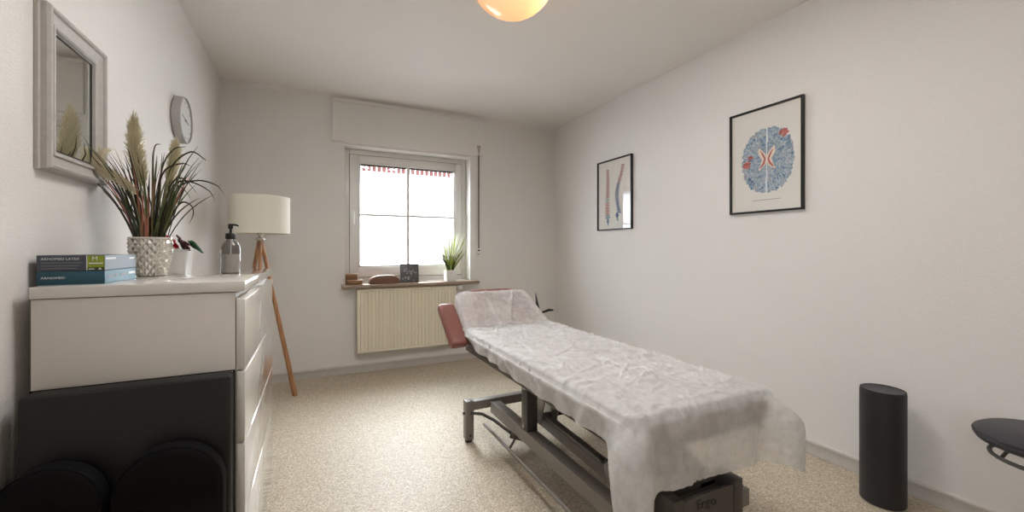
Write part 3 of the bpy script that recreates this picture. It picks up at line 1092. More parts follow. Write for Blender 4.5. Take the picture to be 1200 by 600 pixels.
for k in range(3):
    a = R((23, 150, 276)[k])
    m = MB()
    m.path([(LX + 0.006 * math.cos(a), LY + 0.006 * math.sin(a), 1.175), (LX + 0.235 * math.cos(a), LY + 0.235 * math.sin(a), 0.0)], [0.012, 0.018], 16)
    m.build('leg', 'wood', fl)

# ------------------------------------------------------------------ black cushions in the left foreground
o = MB()
o.span((-0.63, 1.372, 0.0), (-0.210, 1.428, 0.752), 0.008, seg=3)
bp_ = thing('upright_cushion', (-0.42, 1.39, 0), 'large black rectangular cushion standing upright against the chest', 'cushion')
o.build('cushion_body', 'black_vinyl', bp_)
m = MB()
for (y) in (1.4275,):
    loop = [(-0.63, y, 0.004), (-0.63, y, 0.752), (-0.210, y, 0.752), (-0.210, y, 0.004)]
    m.path(loop + [loop[0]], 0.003, 6)
m.build('piping', 'black_fabric', bp_)
def round_pad(x, hw, ztop, y, label):
    t = thing('round_topped_pad', (x, y, 0), label, 'cushion', 0, 'black pads leaning on the black cushion')
    m = MB()
    lp = []
    zc = ztop - hw
    n = 22
    prof = [(-0.032, -0.016), (-0.026, -0.005), (-0.018, 0.0), (0.018, 0.0), (0.026, -0.005), (0.032, -0.016)]
    loops = []
    for (dy, g) in prof:
        h = hw + g
        loops.append([Vector((x - h, y + dy, 0.0 - 0 * g))] + [Vector((x - h * math.cos(math.pi * k / n), y + dy, zc + h * math.sin(math.pi * k / n))) for k in range(n + 1)] + [Vector((x + h, y + dy, 0.0))])
    loft(m, loops)
    m.build('pad_body', 'black_fabric', t)
    m = MB()
    h = hw - 0.002
    m.path([(x - h, y - 0.022, 0.01)] + [(x - h * math.cos(math.pi * k / n), y - 0.022, zc + h * math.sin(math.pi * k / n)) for k in range(n + 1)] + [(x + h, y - 0.022, 0.01)], 0.0018, 6)
    m.build('piping', 'black_fabric', t)
round_pad(-0.330, 0.113, 0.603, 1.332, 'black round-topped pad leaning near the drawer fronts, right of its twin')
round_pad(-0.556, 0.098, 0.600, 1.332, 'black round-topped pad at the bottom left corner, partly cut by the frame')

# ------------------------------------------------------------------ radiator under the window
RX0, RX1, RZ0, RZ1 = 0.343, 1.246, 0.185, 0.752
rd = thing('radiator', ((RX0 + RX1) / 2, 3.85, RZ0), 'cream ribbed panel radiator on the back wall under the window', 'radiator')
m = MB()
ny = 3.812
n = 27
pts = []
x0, x1 = RX0 + 0.022, RX1 - 0.022
pit = (x1 - x0) / n
for k in range(n):
    a = x0 + k * pit
    pts += [(a, ny + 0.010), (a + pit * 0.18, ny), (a + pit * 0.78, ny), (a + pit * 0.96, ny + 0.010)]
pts.append((x1, ny + 0.010))
zz = [RZ0 + 0.022, RZ0 + 0.048, RZ1 - 0.050, RZ1 - 0.024]
t = bmesh.new()
rows = []
for i, z in enumerate(zz):
    rows.append([t.verts.new((x, (y if i in (1, 2) else ny), z)) for x, y in pts])
for a, b in zip(rows, rows[1:]):
    for k in range(len(pts) - 1):
        t.faces.new((a[k], a[k + 1], b[k + 1], b[k]))
m.add(t)
m.span((RX0, ny, RZ0), (RX1, ny + 0.012, RZ0 + 0.022), 0.005)
m.span((RX0, ny, RZ1 - 0.024), (RX1, ny + 0.012, RZ1), 0.005)
m.span((RX0, ny, RZ0 + 0.02), (x0, ny + 0.012, RZ1 - 0.02), 0.004); m.span((x1, ny, RZ0 + 0.02), (RX1, ny + 0.012, RZ1 - 0.02), 0.004)
m.span((RX0 + 0.004, ny + 0.011, RZ0 + 0.004), (RX1 - 0.004, ny + 0.016, RZ1 - 0.004))
m.build('front_panel', 'radiator', rd, angle=25)
m = MB()
m.span((RX0 + 0.01, ny + 0.05, RZ0 + 0.005), (RX1 - 0.01, ny + 0.062, RZ1 - 0.005), 0.004)
for k in range(34):
    x = RX0 + 0.03 + k * (RX1 - RX0 - 0.06) / 33
    m.span((x - 0.001, ny + 0.016, RZ0 + 0.03), (x + 0.001, ny + 0.05, RZ1 - 0.03))
m.build('back_panel', 'radiator', rd)
m = MB(); m.span((RX0 - 0.003, ny + 0.002, RZ0), (RX0 + 0.001, ny + 0.062, RZ1), 0.001); m.build('side_cover', 'radiator', rd)
m = MB(); m.span((RX1 - 0.001, ny + 0.002, RZ0), (RX1 + 0.003, ny + 0.062, RZ1), 0.001); m.build('side_cover', 'radiator', rd)
m = MB()
m.span((RX0 + 0.002, ny + 0.004, RZ1 - 0.002), (RX1 - 0.002, ny + 0.060, RZ1 + 0.004), 0.002)
m.build('top_grille', 'radiator', rd)
m = MB()
for x in (RX0 + 0.15, RX1 - 0.15):
    for z in (RZ0 + 0.08, RZ1 - 0.12):
        m = MB(); m.span((x - 0.02, ny + 0.06, z), (x + 0.02, YB - 0.001, z + 0.04)); m.build('bracket', 'radiator', rd)
m = MB()
m.tube((RX1 + 0.002, ny + 0.035, RZ1 - 0.03), (RX1 + 0.03, ny + 0.035, RZ1 - 0.03), 0.010)
m.tube((RX1 + 0.025, ny + 0.035, RZ1 - 0.03), (RX1 + 0.025, YB - 0.002, RZ1 - 0.03), 0.009)
va = m.build('valve', 'black_plastic', rd)
m = MB()
yy = Matrix(((1, 0, 0), (0, 0, -1), (0, 1, 0)))
m.lathe([(0.012, 0.0), (0.019, 0.008), (0.022, 0.02), (0.022, 0.055), (0.018, 0.062), (0.0, 0.063)], (RX1 + 0.025, ny + 0.02, RZ1 - 0.018), 20, mm=yy)
m.build('thermostat_head', 'white_plastic', va)

# ------------------------------------------------------------------ roller shutter belt
sb = thing('shutter_belt', (1.505, YB, 1.05), 'grey roller shutter belt on the wall right of the window', 'shutter belt')
m = MB(); m.span((1.498, YB - 0.020, 1.10), (1.512, YB - 0.017, 2.14), 0.0); m.build('belt', 'belt', sb)
m = MB(); m.span((1.484, YB - 0.028, 2.133), (1.526, YB, 2.155), 0.003); m.span((1.492, YB - 0.024, 2.09), (1.518, YB, 2.135), 0.003); m.build('belt_guide', 'trim', sb)
m = MB(); m.span((1.488, YB - 0.022, 1.035), (1.522, YB, 1.115), 0.004); m.build('winder_plate', 'white_plastic', sb)
m = MB(); m.span((1.495, YB - 0.026, 1.085), (1.515, YB - 0.021, 1.10), 0.001); m.build('slot', 'black_plastic', sb)
m = MB(); m.span((1.499, YB - 0.025, 1.05), (1.511, YB - 0.0215, 1.06), 0.001); m.build('slot', 'black_plastic', sb)

# ------------------------------------------------------------------ things on the windowsill
SZ = 0.795
wb = thing('wooden_block', (0.305, 3.84, SZ), 'small stepped brown wooden block at the left end of the windowsill', 'wooden block')
m = MB(); m.span((0.248, 3.842, SZ), (0.345, 3.882, SZ + 0.092), 0.003); m.build('tall_board', 'brown_wood', wb)
m = MB(); m.span((0.258, 3.800, SZ), (0.382, 3.840, SZ + 0.040), 0.003); m.span((0.262, 3.797, SZ + 0.008), (0.374, 3.801, SZ + 0.032), 0.001); m.build('low_box', 'brown_wood', wb)
m = MB()
def dome_pad(x0, x1, y0, y1, h):
    n = 26
    lo = []
    for k in range(n + 1):
        f = k / n
        x = x0 + (x1 - x0) * f
        s = (1 - abs(2 * f - 1) ** 3.2) ** 0.55
        lo.append((x, 0.010 + (h - 0.010) * s))
    poly = [(x0, y0, SZ)] + [(x, y0, SZ + z) for x, z in lo] + [(x1, y0, SZ)]
    m.prism(poly, (0, y1 - y0, 0), 0.003)
dome_pad(0.440, 0.712, 3.80, 3.90, 0.074)
o = tag(m.build('half_roll_cushion', 'brown_leather', base=(0.575, 3.85, SZ)), 'brown half-round leather cushion lying on the windowsill', 'cushion')
# dark picture card
pc = thing('picture_card', (0.80, 3.86, SZ), 'dark grey picture card standing on the windowsill before the pane', 'card')
m = MB()
tilt = Euler((R(-9), 0, 0)).to_matrix()
def crd(x, y, z): return Vector((0.802, 3.835, SZ)) + tilt @ Vector((x, y, z))
m.box(crd(0, 0.004, 0.088), (0.172, 0.008, 0.176), 0.002, tilt)
rq = random.Random(5)
for k in range(30):
    x, z = rq.uniform(-0.07, 0.07), rq.uniform(0.02, 0.13)
    r = rq.uniform(0.004, 0.011)
    m.prism([crd(x + r * math.cos(a) * rq.uniform(0.6, 1.2), -0.0006, z + r * math.sin(a) * rq.uniform(0.6, 1.2)) for a in [i * 6.283 / 7 for i in range(7)]], None, mi=1)
m.build('card_front', ['card', 'card_ink'], pc)
m = MB(); m.prism([crd(-0.03, 0.008, 0.12), crd(0.03, 0.008, 0.12), Vector((0.832, 3.905, SZ + 0.001)), Vector((0.772, 3.905, SZ + 0.001))], (0, 0.002, 0)); m.build('stand_flap', 'card', pc)
# white grass in a white pot
GX, GY = 1.192, 3.84
wg = thing('potted_plant', (GX, GY, SZ), 'white and green grass tuft in a small white pot on the windowsill', 'plant')
m = MB()
loft(m, [rrect(0.043, 0.043, 0.008, 0.0), rrect(0.049, 0.049, 0.009, 0.006), rrect(0.053, 0.053, 0.01, 0.108), rrect(0.048, 0.048, 0.009, 0.108), rrect(0.046, 0.046, 0.008, 0.094)], org=(GX, GY, SZ))
m.build('pot', 'white_ceramic', wg)
m = MB()
rg = random.Random(3)
for k in range(130):
    a = rg.uniform(0, 6.283); rr = 0.03 * math.sqrt(rg.random())
    b0 = Vector((GX + rr * math.cos(a), GY + rr * math.sin(a), SZ + 0.09))
    ln = rg.uniform(0.16, 0.40); le = rg.uniform(0.01, 0.13)
    hi = ln > 0.23
    pts = [b0 + Vector((math.cos(a) * le * f * (0.6 + 0.6 * f), min(math.sin(a) * le * f, 0.10), ln * f)) for f in [i / 7 for i in range(8)]]
    if hi:
        ribbon(m, pts[:5], 0.003, rg.choice([0, 0, 1]))
        ribbon(m, pts[3:], 0.0042, 2 if rg.random() < 0.7 else 0)
    else:
        ribbon(m, pts, rg.uniform(0.003, 0.0045), rg.choice([0, 1, 1]))
m.build('grass_blades', ['grass_green', 'grass_dark', 'grass_white'], wg)

# ------------------------------------------------------------------ framed prints on the right wall
def framed(name, y0, y1, z0, z1, label, art, mats):
    t = thing(name, (XR, (y0 + y1) / 2, z0), label, 'picture', 0, 'framed anatomical prints on the right wall')
    m = MB()
    ring_frame(m, y0, y1, z0, z1, [(0, 0.001), (0, 0.022), (0.011, 0.022), (0.011, 0.012), (0.011, 0.001)], XR, -1)
    m.build('frame', 'black_frame', t)
    m = MB()
    xp = XR - 0.010
    m.prism([(xp, y0 + 0.008, z0 + 0.008), (xp, y1 - 0.008, z0 + 0.008), (xp, y1 - 0.008, z1 - 0.008), (xp, y0 + 0.008, z1 - 0.008)], None)
    m.span((XR - 0.009, y0 + 0.008, z0 + 0.008), (XR - 0.001, y1 - 0.008, z1 - 0.008))
    art(m, xp)
    m.build('print', mats, t, smooth=False)
    m = MB()
    xg = XR - 0.015
    m.span((xg - 0.001, y0 + 0.008, z0 + 0.008), (xg + 0.001, y1 - 0.008, z1 - 0.008))
    m.build('glass', 'picture_glass', t, smooth=False)
    return t
def brain_art(m, xp):
    cy, cz = 1.518, 1.632
    # h = viewer's right (-y), v = up
    P3 = lambda h, v, d=0.0004: (xp - d, cy - h, cz + v)
    for sgn in (-1, 1):
        pts = []
        for k in range(61):
            a = -math.pi / 2 + math.pi * k / 60
            rr = 1 + 0.022 * math.sin(k * 1.35 + sgn) + 0.014 * math.sin(k * 2.9)
            ex = 0.152 * rr * max(0.0, math.cos(a)) ** 0.80
            ez = 0.190 * rr * math.sin(a)
            pts.append((sgn * (0.003 + ex), ez))
        # furrows cut into the outline
        for j in (8, 15, 24, 33, 44, 52):
            h, v = pts[j]; pts[j] = (h * 0.93, v * 0.93)
        m.prism([P3(h, v) for h, v in pts], None, mi=1)
    def blob(cx, cz_, rx, rz_, mi, d, seed, n=16, amp=0.25):
        q = random.Random(seed)
        m.prism([P3(cx + rx * math.cos(6.283 * i / n) * (1 + q.uniform(-amp, amp)), cz_ + rz_ * math.sin(6.283 * i / n) * (1 + q.uniform(-amp, amp)), d) for i in range(n)], None, mi=mi)
    blob(-0.122, -0.010, 0.026, 0.026, 2, 0.0007, 1); blob(0.098, 0.140, 0.026, 0.024, 2, 0.0007, 2); blob(-0.10, 0.03, 0.016, 0.012, 2, 0.0007, 6)
    # the pale and red ventricle cross in the middle
    def strip(p, wds, mi, d):
        p = [Vector((a, b)) for a, b in p]
        lft, rgt = [], []
        for i, q in enumerate(p):
            dd = (p[min(i + 1, len(p) - 1)] - p[max(i - 1, 0)]).normalized()
            nn = Vector((-dd.y, dd.x))
            lft.append(q + nn * wds[i]); rgt.append(q - nn * wds[i])
        for i in range(len(p) - 1):
            m.prism([P3(*lft[i], d), P3(*lft[i + 1], d), P3(*rgt[i + 1], d), P3(*rgt[i], d)], None, mi=mi)
    for s in (-1, 1):
        strip([(s * 0.045, 0.075), (s * 0.034, 0.045), (s * 0.012, 0.012), (s * 0.02, -0.02), (s * 0.048, -0.055)], [0.006, 0.016, 0.017, 0.014, 0.004], 3, 0.0008)
        strip([(s * 0.036, 0.058), (s * 0.022, 0.034), (s * 0.010, 0.008), (s * 0.018, -0.018), (s * 0.040, -0.044)], [0.002, 0.005, 0.005, 0.007, 0.003], 2, 0.0010)
    strip([(0, 0.188), (0.004, 0.13), (-0.002, 0.07), (0, 0.045)], [0.004, 0.004, 0.003, 0.002], 4, 0.0009)
    strip([(0, -0.188), (-0.003, -0.13), (0.002, -0.08), (0, -0.04)], [0.006, 0.005, 0.004, 0.002], 4, 0.0009)
    q = random.Random(9)
    for k in range(34):                                    # pale branching furrows running to the rim
        a = 6.283 * k / 34 + q.uniform(-0.05, 0.05)
        if abs(math.cos(a)) < 0.12: continue
        r0, r1 = q.uniform(0.55, 0.72), q.uniform(0.9, 0.99)
        pt = lambda r, da: (0.150 * r * math.copysign(abs(math.cos(a + da)) ** 0.85, math.cos(a + da)), 0.187 * r * math.sin(a + da))
        strip([pt(r0, q.uniform(-0.12, 0.12)), pt((r0 + r1) / 2, q.uniform(-0.05, 0.05)), pt(r1, 0)], [0.0004, 0.0007, 0.0012], 4, 0.0009)
    # caption rule
    y = 0
    for k in range(22):
        m.prism([P3(-0.088 + 0.0078 * k, -0.232 - 0.0, 0.0005), P3(-0.082 + 0.0078 * k, -0.232, 0.0005), P3(-0.082 + 0.0078 * k, -0.2355, 0.0005), P3(-0.088 + 0.0078 * k, -0.2355, 0.0005)], None, mi=5)
framed('framed_print', 1.313, 1.750, 1.324, 1.951, 'black-framed print of a blue and red brain section', brain_art, ['paper', 'brain', 'ink_red', 'ink_cream', 'ink_white', 'ink_grey'])
def spine_art(m, xp):
    y0, y1, z0, z1 = 2.652, 3.112, 1.276, 1.910
    P3 = lambda h, v, d=0.0004: (xp - d, y1 - h, z0 + v)     # h from the far (left) edge
    q = random.Random(4)
    def vert(cx, cz_, wx, wz, mi, an=0.0):
        pts = []
        for k in range(12):
            a = 6.283 * k / 12
            rr = 1.0 if k % 3 else 1.3
            x, z = wx * rr * math.cos(a), wz * math.sin(a)
            pts.append(P3(cx + x * math.cos(an) - z * math.sin(an), cz_ + x * math.sin(an) + z * math.cos(an), 0.0005))
        m.prism(pts, None, mi=mi)
    for k in range(24):                                      # spine from the front
        f = k / 23
        cz_ = 0.545 - 0.405 * f
        vert(0.140 + 0.004 * math.sin(f * 6), cz_, 0.018 + 0.014 * f, 0.0072, 1 if f < 0.62 else (2 if f < 0.72 else 1))
    vert(0.142, 0.118, 0.030, 0.022, 2); vert(0.144, 0.082, 0.014, 0.022, 3); vert(0.146, 0.055, 0.006, 0.016, 3)
    for k in range(24):                                      # spine from the side
        f = k / 23
        cz_ = 0.560 - 0.405 * f
        cx = 0.305 + 0.035 * math.cos(f * 5.2) * (1 - 0.3 * f) - 0.02 * f
        vert(cx, cz_, 0.018 + 0.009 * f, 0.0072, 1 if f < 0.36 else 3, 0.25 * math.sin(f * 5.2))
        vert(cx + 0.022, cz_ - 0.004, 0.008, 0.003, 1 if f < 0.3 else 3, -0.5)
    vert(0.270, 0.130, 0.018, 0.026, 3, 0.3); vert(0.275, 0.095, 0.010, 0.022, 2, 0.5)
framed('framed_print', 2.652, 3.112, 1.276, 1.910, 'black-framed print of two spines, nearer the window corner', spine_art, ['paper', 'ink_rose', 'ink_teal', 'ink_slate'])

# ------------------------------------------------------------------ ceiling lamp
CX, CY = 0.873, 1.80
cl = thing('ceiling_lamp', (CX, CY, ZC), 'round opal glass ceiling lamp glowing warm', 'lamp')
m = MB()
prof = []
for k in range(15):
    a = R(90 * k / 14)
    prof.append((0.205 * math.sin(a), -0.025 - 0.178 * math.cos(a)))
prof += [(0.205, -0.012)]
m.lathe(prof, (CX, CY, ZC), 56, capb=False, capt=False)
m.build('glass_dome', 'dome', cl)
m = MB(); m.lathe([(0.12, -0.035), (0.17, -0.022), (0.206, -0.012), (0.206, -0.0)], (CX, CY, ZC), 56); m.build('mounting_plate', 'white_plastic', cl)
m = MB(); m.lathe([(0.0, -0.115), (0.016, -0.110), (0.028, -0.09), (0.024, -0.065), (0.013, -0.045), (0.013, -0.030)], (CX + 0.11, CY - 0.05, ZC), 20)
M['bulb'] = mat('bulb_glow', '#ffb874', 0.4, emit='#ffbe7d', estr=20.0)
m.build('bulb', 'bulb', cl)

# ------------------------------------------------------------------ treatment table
TX0, TX1, TYN, TYF, TZ = 0.865, 1.515, 0.935, 2.475, 0.592
tt = thing('treatment_table', (1.19, 1.7, 0), 'height-adjustable treatment table with salmon upholstery on a grey steel base', 'treatment table')
m = MB(); m.span((TX0, TYN, 0.492), (TX1, TYF, TZ), 0.026, seg=4); mt = m.build('mattress', 'mattress', tt)
m = MB(); m.span((TX0 + 0.012, TYN + 0.012, 0.481), (TX1 - 0.012, TYF - 0.012, 0.494), 0.003); m.build('base_board', 'vinyl_edge', tt)
# headrest: tilted padded panel with a face opening
HB, HT = Vector((0, 2.485, 0.560)), Vector((0, 2.800, 0.800))
hd = (HT - HB).normalized(); hn = Vector((0, -hd.z, hd.y)); HL = (HT - HB).length
def HP(x, s, n): return Vector((x, HB.y, HB.z)) + hd * s + hn * n
m = MB()
n = 48
def hr_outer(k, g):
    a = 2 * math.pi * k / n
    ex = lambda c: math.copysign(abs(c) ** 0.42, c)
    u, v = ex(math.cos(a)), ex(math.sin(a))
    sv = HL / 2 + v * (HL / 2 - g)
    wdt = (0.312 - 0.062 * (sv / HL)) - g
    return 1.168 + u * wdt, sv
def hr_inner(k, g):
    a = 2 * math.pi * k / n
    return 1.150 + (0.062 - g) * math.cos(a), HL * 0.50 + (0.105 - g) * math.sin(a)
loops = []
for fn, g, h in ((hr_inner, 0.0, -0.035), (hr_outer, 0.02, -0.035), (hr_outer, 0.004, -0.025), (hr_outer, 0.0, -0.005), (hr_outer, 0.004, 0.018), (hr_outer, 0.022, 0.03), (hr_inner, -0.018, 0.030), (hr_inner, -0.005, 0.024), (hr_inner, 0.0, 0.010), (hr_inner, 0.0, -0.035)):
    loops.append([HP(*fn(k, g), h) for k in range(n)])
loft(m, loops, (False, False))
m.build('headrest', 'salmon', tt)
# arm rest wings beside the headrest, a little lower
for s, nm in ((-1, 'l'), (1, 'r')):
    m = MB()
    xa = (0.750, 0.868) if s < 0 else (1.470, 1.560)
    ax = Vector((0, 2.395, 0.530)); bx = Vector((0, 2.700, 0.742)) if s < 0 else Vector((0, 2.66, 0.70))
    d = (bx - ax).normalized(); nn = Vector((0, -d.z, d.y))
    c = (ax + bx) / 2 + Vector(((xa[0] + xa[1]) / 2, 0, 0)) - nn * 0.03
    mm = Matrix((Vector((1, 0, 0)), d, nn)).transposed()
    m.box(c, (xa[1] - xa[0], (bx - ax).length, 0.062), 0.026, mm, seg=4)
    if s < 0:
        m.build('arm_rest', 'salmon', tt)
        m = MB()
        m.box(c - nn * 0.036, (0.09, 0.2, 0.012), 0.002, mm)
        m.path([c - nn * 0.04, c - nn * 0.07 + Vector((0.06, 0, 0)), Vector((0.90, 2.44, 0.50))], 0.009, 8)
        m.build('arm_rest_bracket', 'steel_dark', tt)
# black release levers on the far side of the head part
m = MB()
m.path([(1.46, 2.60, 0.62), (1.50, 2.66, 0.655), (1.51, 2.68, 0.665)], 0.008, 8)
m.path([(1.50, 2.64, 0.655), (1.495, 2.66, 0.70), (1.50, 2.69, 0.775)], [0.014, 0.016, 0.004], 8, flat=0.5)
m.path([(1.50, 2.60, 0.64), (1.56, 2.60, 0.655), (1.60, 2.60, 0.652)], [0.008, 0.010, 0.006], 8)
m.build('release_lever', 'black_plastic', tt)
m = MB()
for x in (TX0 + 0.035, TX1 - 0.035):
    m.span((x - 0.02, TYN + 0.03, 0.455), (x + 0.02, TYF + 0.03, 0.482), 0.004)
m.span((TX0 + 0.055, TYN + 0.03, 0.455), (TX1 - 0.055, TYN + 0.07, 0.482), 0.004)
m.span((TX0 + 0.055, TYF - 0.03, 0.455), (TX1 - 0.055, TYF + 0.01, 0.482), 0.004)
m.span((TX0 + 0.055, 1.80, 0.455), (TX1 - 0.055, 1.84, 0.482), 0.004)
for x in (1.0, 1.32):
    m.bar((x, 2.46, 0.49), Vector((x, 0, 0)) + Vector((0, HT.y - 0.08, HT.z - 0.10)), 0.03, 0.02)
m.build('bed_frame', 'steel_dark', tt)
# base: head-end cross bar with two feet
CZ = 0.232
m = MB(); m.span((0.800, 2.20, CZ - 0.05), (1.58, 2.25, CZ), 0.004); m.build('cross_bar', 'steel', tt)
for x in (0.800, 1.58):
    m = MB(); m.span((x - 0.024, 2.198, 0.015), (x + 0.024, 2.252, CZ + 0.006), 0.005)
    ft = m.build('foot_post', 'steel', tt)
    m = MB(); m.lathe([(0.018, 0.0), (0.021, 0.003), (0.021, 0.016)], (x, 2.225, 0), 20); m.build('foot_pad', 'black_plastic', ft)
    m = MB(); m.tube((x - 0.034 if x < 1 else x + 0.034, 2.225, 0.165), (x, 2.225, 0.165), 0.008); m.build('bolt', 'steel_dark', ft)
    m = MB(); m.tube((x, 2.19, 0.045), (x, 2.21, 0.045), 0.006); m.build('bolt', 'steel_dark', ft)
# long beams
m = MB(); m.span((0.925, 0.98, 0.155), (0.985, 2.20, 0.218), 0.004); m.build('long_beam', 'steel', tt)
m = MB(); m.span((1.395, 0.98, 0.155), (1.455, 2.20, 0.218), 0.004); m.build('long_beam', 'steel', tt)
# raised lifting frame between the beams
m = MB()
m.bar((1.075, 1.86, 0.225), (1.075, 1.05, 0.195), 0.055, 0.05, 0.004); m.bar((1.058, 1.83, 0.254), (1.058, 1.05, 0.225), 0.012, 0.012, 0.002)
m.build('lifting_arm', 'steel', tt)
m = MB(); m.bar((1.235, 2.06, 0.285), (1.235, 1.10, 0.26), 0.03, 0.105, 0.004); m.build('side_plate', 'steel', tt)
# upright post and pivot plates
m = MB(); m.span((0.925, 1.745, 0.218), (0.985, 1.805, 0.455), 0.005); up = m.build('upright_post', 'steel_dark', tt)
m = MB(); m.tube((0.915, 1.765, 0.43), (0.926, 1.765, 0.43), 0.009); m.build('bolt', 'steel_light', up)
m = MB(); m.tube((0.915, 1.765, 0.245), (0.926, 1.765, 0.245), 0.009); m.build('bolt', 'steel_light', up)
m = MB(); m.span((1.395, 1.745, 0.218), (1.455, 1.805, 0.455), 0.005); m.build('upright_post', 'steel_dark', tt)
for x in (1.030, 1.122):
    m = MB()
    m.prism([(x, 1.98, 0.475), (x, 1.72, 0.475), (x, 1.80, 0.215), (x, 1.90, 0.215)], (0.008, 0, 0), 0.001)
    m.build('pivot_plate', 'steel_light', tt)
m = MB(); m.tube((0.985, 1.85, 0.235), (1.235, 1.85, 0.235), 0.014); m.build('pivot_rod', 'steel_dark', tt)
m = MB(); m.tube((1.075, 1.30, 0.205), (1.235, 1.30, 0.205), 0.012); m.build('pivot_rod', 'steel_dark', tt)
m = MB()
m.bar((1.30, 1.50, 0.46), (1.30, 1.05, 0.26), 0.05, 0.03); m.build('lifting_link', 'steel_dark', tt)
m = MB(); m.path([(1.16, 1.35, 0.46), (1.16, 1.15, 0.36), (1.16, 1.02, 0.28)], [0.022, 0.022, 0.03], 14)
m.build('lift_motor', 'steel_dark', tt)
# control box with label at the near end
cbm = Euler((R(0), R(-12), 0)).to_matrix()
m = MB()
m.box((1.035, 1.14, 0.272), (0.10, 0.20, 0.075), 0.012, cbm, seg=3)
cb = m.build('control_box', 'device', tt)
m = MB()
lc = Vector((1.035, 1.14, 0.272))
fx = lambda y, z: lc + cbm @ Vector((-0.0508, y, z))
m.prism([fx(0.07, -0.028), fx(-0.03, -0.028), fx(-0.03, 0.012), fx(0.07, 0.012)], None)
m.prism([fx(0.03, 0.014) + Vector((-0.0003, 0, 0)), fx(0.0, 0.014) + Vector((-0.0003, 0, 0)), fx(0.015, 0.033) + Vector((-0.0003, 0, 0))], None, mi=1)
for k in range(4):
    z = -0.022 + k * 0.008
    m.prism([fx(0.064, z) + Vector((-0.0004, 0, 0)), fx(-0.02 + 0.01 * (k % 2), z) + Vector((-0.0004, 0, 0)), fx(-0.02 + 0.01 * (k % 2), z + 0.003) + Vector((-0.0004, 0, 0)), fx(0.064, z + 0.003) + Vector((-0.0004, 0, 0))], None, mi=2)
m.build('rating_label', ['label_white', 'black_plastic', 'box_line'], cb)
m = MB()
for k in range(3):
    y = 1.245 + 0.012 * k
    m = MB(); m.path([(1.03 + 0.015 * k, 1.235, 0.262), (1.02 + 0.012 * k, y + 0.02, 0.27 + 0.01 * (k % 2)), (1.04, y + 0.05, 0.252), (1.06, 1.36, 0.25)], 0.005, 8)
    m.tube((1.03 + 0.015 * k, 1.23, 0.262), (1.03 + 0.015 * k, 1.255, 0.264), 0.009)
    m.build('cable', 'black_plastic', tt)
# near-end cover between two posts
for x in (1.058, 1.351):
    m = MB(); m.span((x - 0.0215, 0.950, 0.02), (x + 0.0215, 1.035, 0.292), 0.003); m.build('end_post', 'steel_dark', tt)
m = MB()
n = 14
poly = []
for k in range(n + 1):
    f = k / n
    x = 1.080 + (1.330 - 1.080) * f
    poly.append((x, 0.955 + 0.030 * math.sin(math.pi * f), 0.0))
t = bmesh.new()
rows = []
for z in (0.055, 0.075, 0.276):
    rows.append([t.verts.new((x, y, z + (-0.020 * math.sin(math.pi * k / n) if z > 0.2 else 0))) for k, (x, y, _) in enumerate(poly)])
back = [[t.verts.new((x, 1.030, z)) for (x, y, _) in poly] for z in (0.244, 0.276)]
def st(a, b):
    for k in range(n):
        t.faces.new((a[k], a[k + 1], b[k + 1], b[k]))
st(rows[0], rows[1]); st(rows[1], rows[2])
lip = [t.verts.new((v.co.x, v.co.y + 0.012, v.co.z)) for v in rows[2]]
low = [t.verts.new((v.co.x, v.co.y + 0.014, v.co.z - 0.030)) for v in rows[2]]
st(rows[2], lip); st(lip, low); st(low, back[0]); st(back[0], back[1])
m.add(t)
mmx = Matrix.Translation((1.178, 0.9545, 0.212)) @ Matrix(((1, 0, 0, 0), (0, 0, -1, 0), (0, 1, 0, 0), (0, 0, 0, 1)))
cv = m.build('end_cover', 'cover', tt)
m = MB()
m.text('Ergo', 0.046, mmx, 0, 0.034, width=0.086)
for v in m.bm.verts:
    f = (v.co.x - 1.080) / (1.330 - 1.080)
    y = 0.955 + 0.030 * math.sin(math.pi * max(0, min(1, f)))
    v.co.y = y - 0.0015 if v.co.y < 0.9545 else y + 0.002
m.build('embossed_lettering', 'cover_dark', cv)
m = MB()
m.span((1.075, 1.030, 0.20), (1.335, 1.075, 0.262), 0.004)
m.box((1.185, 1.085, 0.262), (0.15, 0.12, 0.075), 0.016, (R(14), R(5), 0))
m.build('motor_housing', 'steel_dark', tt)
# foot bar running round the base
m = MB()
m.path([(0.893, 2.215, 0.085), (0.893, 1.2, 0.085), (0.893, 0.80, 0.085), (0.93, 0.78, 0.085), (1.2, 0.78, 0.085), (1.44, 0.78, 0.085)][:3], 0.0085, 12)
m.build('foot_bar', 'steel', tt)
m = MB()
m.path([(0.893, 1.88, 0.085), (0.93, 1.90, 0.11), (0.955, 1.91, 0.15)], 0.006, 8)
m.box((0.955, 1.91, 0.145), (0.055, 0.045, 0.035), 0.005); m.tube((0.925, 1.93, 0.13), (0.985, 1.88, 0.12), 0.014)
m.build('foot_bar_bracket', 'steel_dark', tt)
m = MB(); m.path([(0.893, 1.18, 0.085), (0.93, 1.18, 0.11), (0.955, 1.18, 0.155)], 0.006, 8)
m.build('foot_bar_bracket', 'steel_dark', tt)
m = MB(); m.path([(0.80, 2.19, 0.175), (0.86, 2.165, 0.168), (0.905, 2.10, 0.15), (0.93, 1.94, 0.14)], 0.009, 8); m.build('brake_lever', 'steel_dark', tt)
for z in (0.235, 0.150):
    m = MB(); m.path([(1.34, 0.99, z), (1.405, 0.99, z), (1.415, 0.99, z), (1.418, 0.99, z)], [0.014, 0.014, 0.011, 0.004], 14); m.build('end_peg', 'steel_dark', tt)

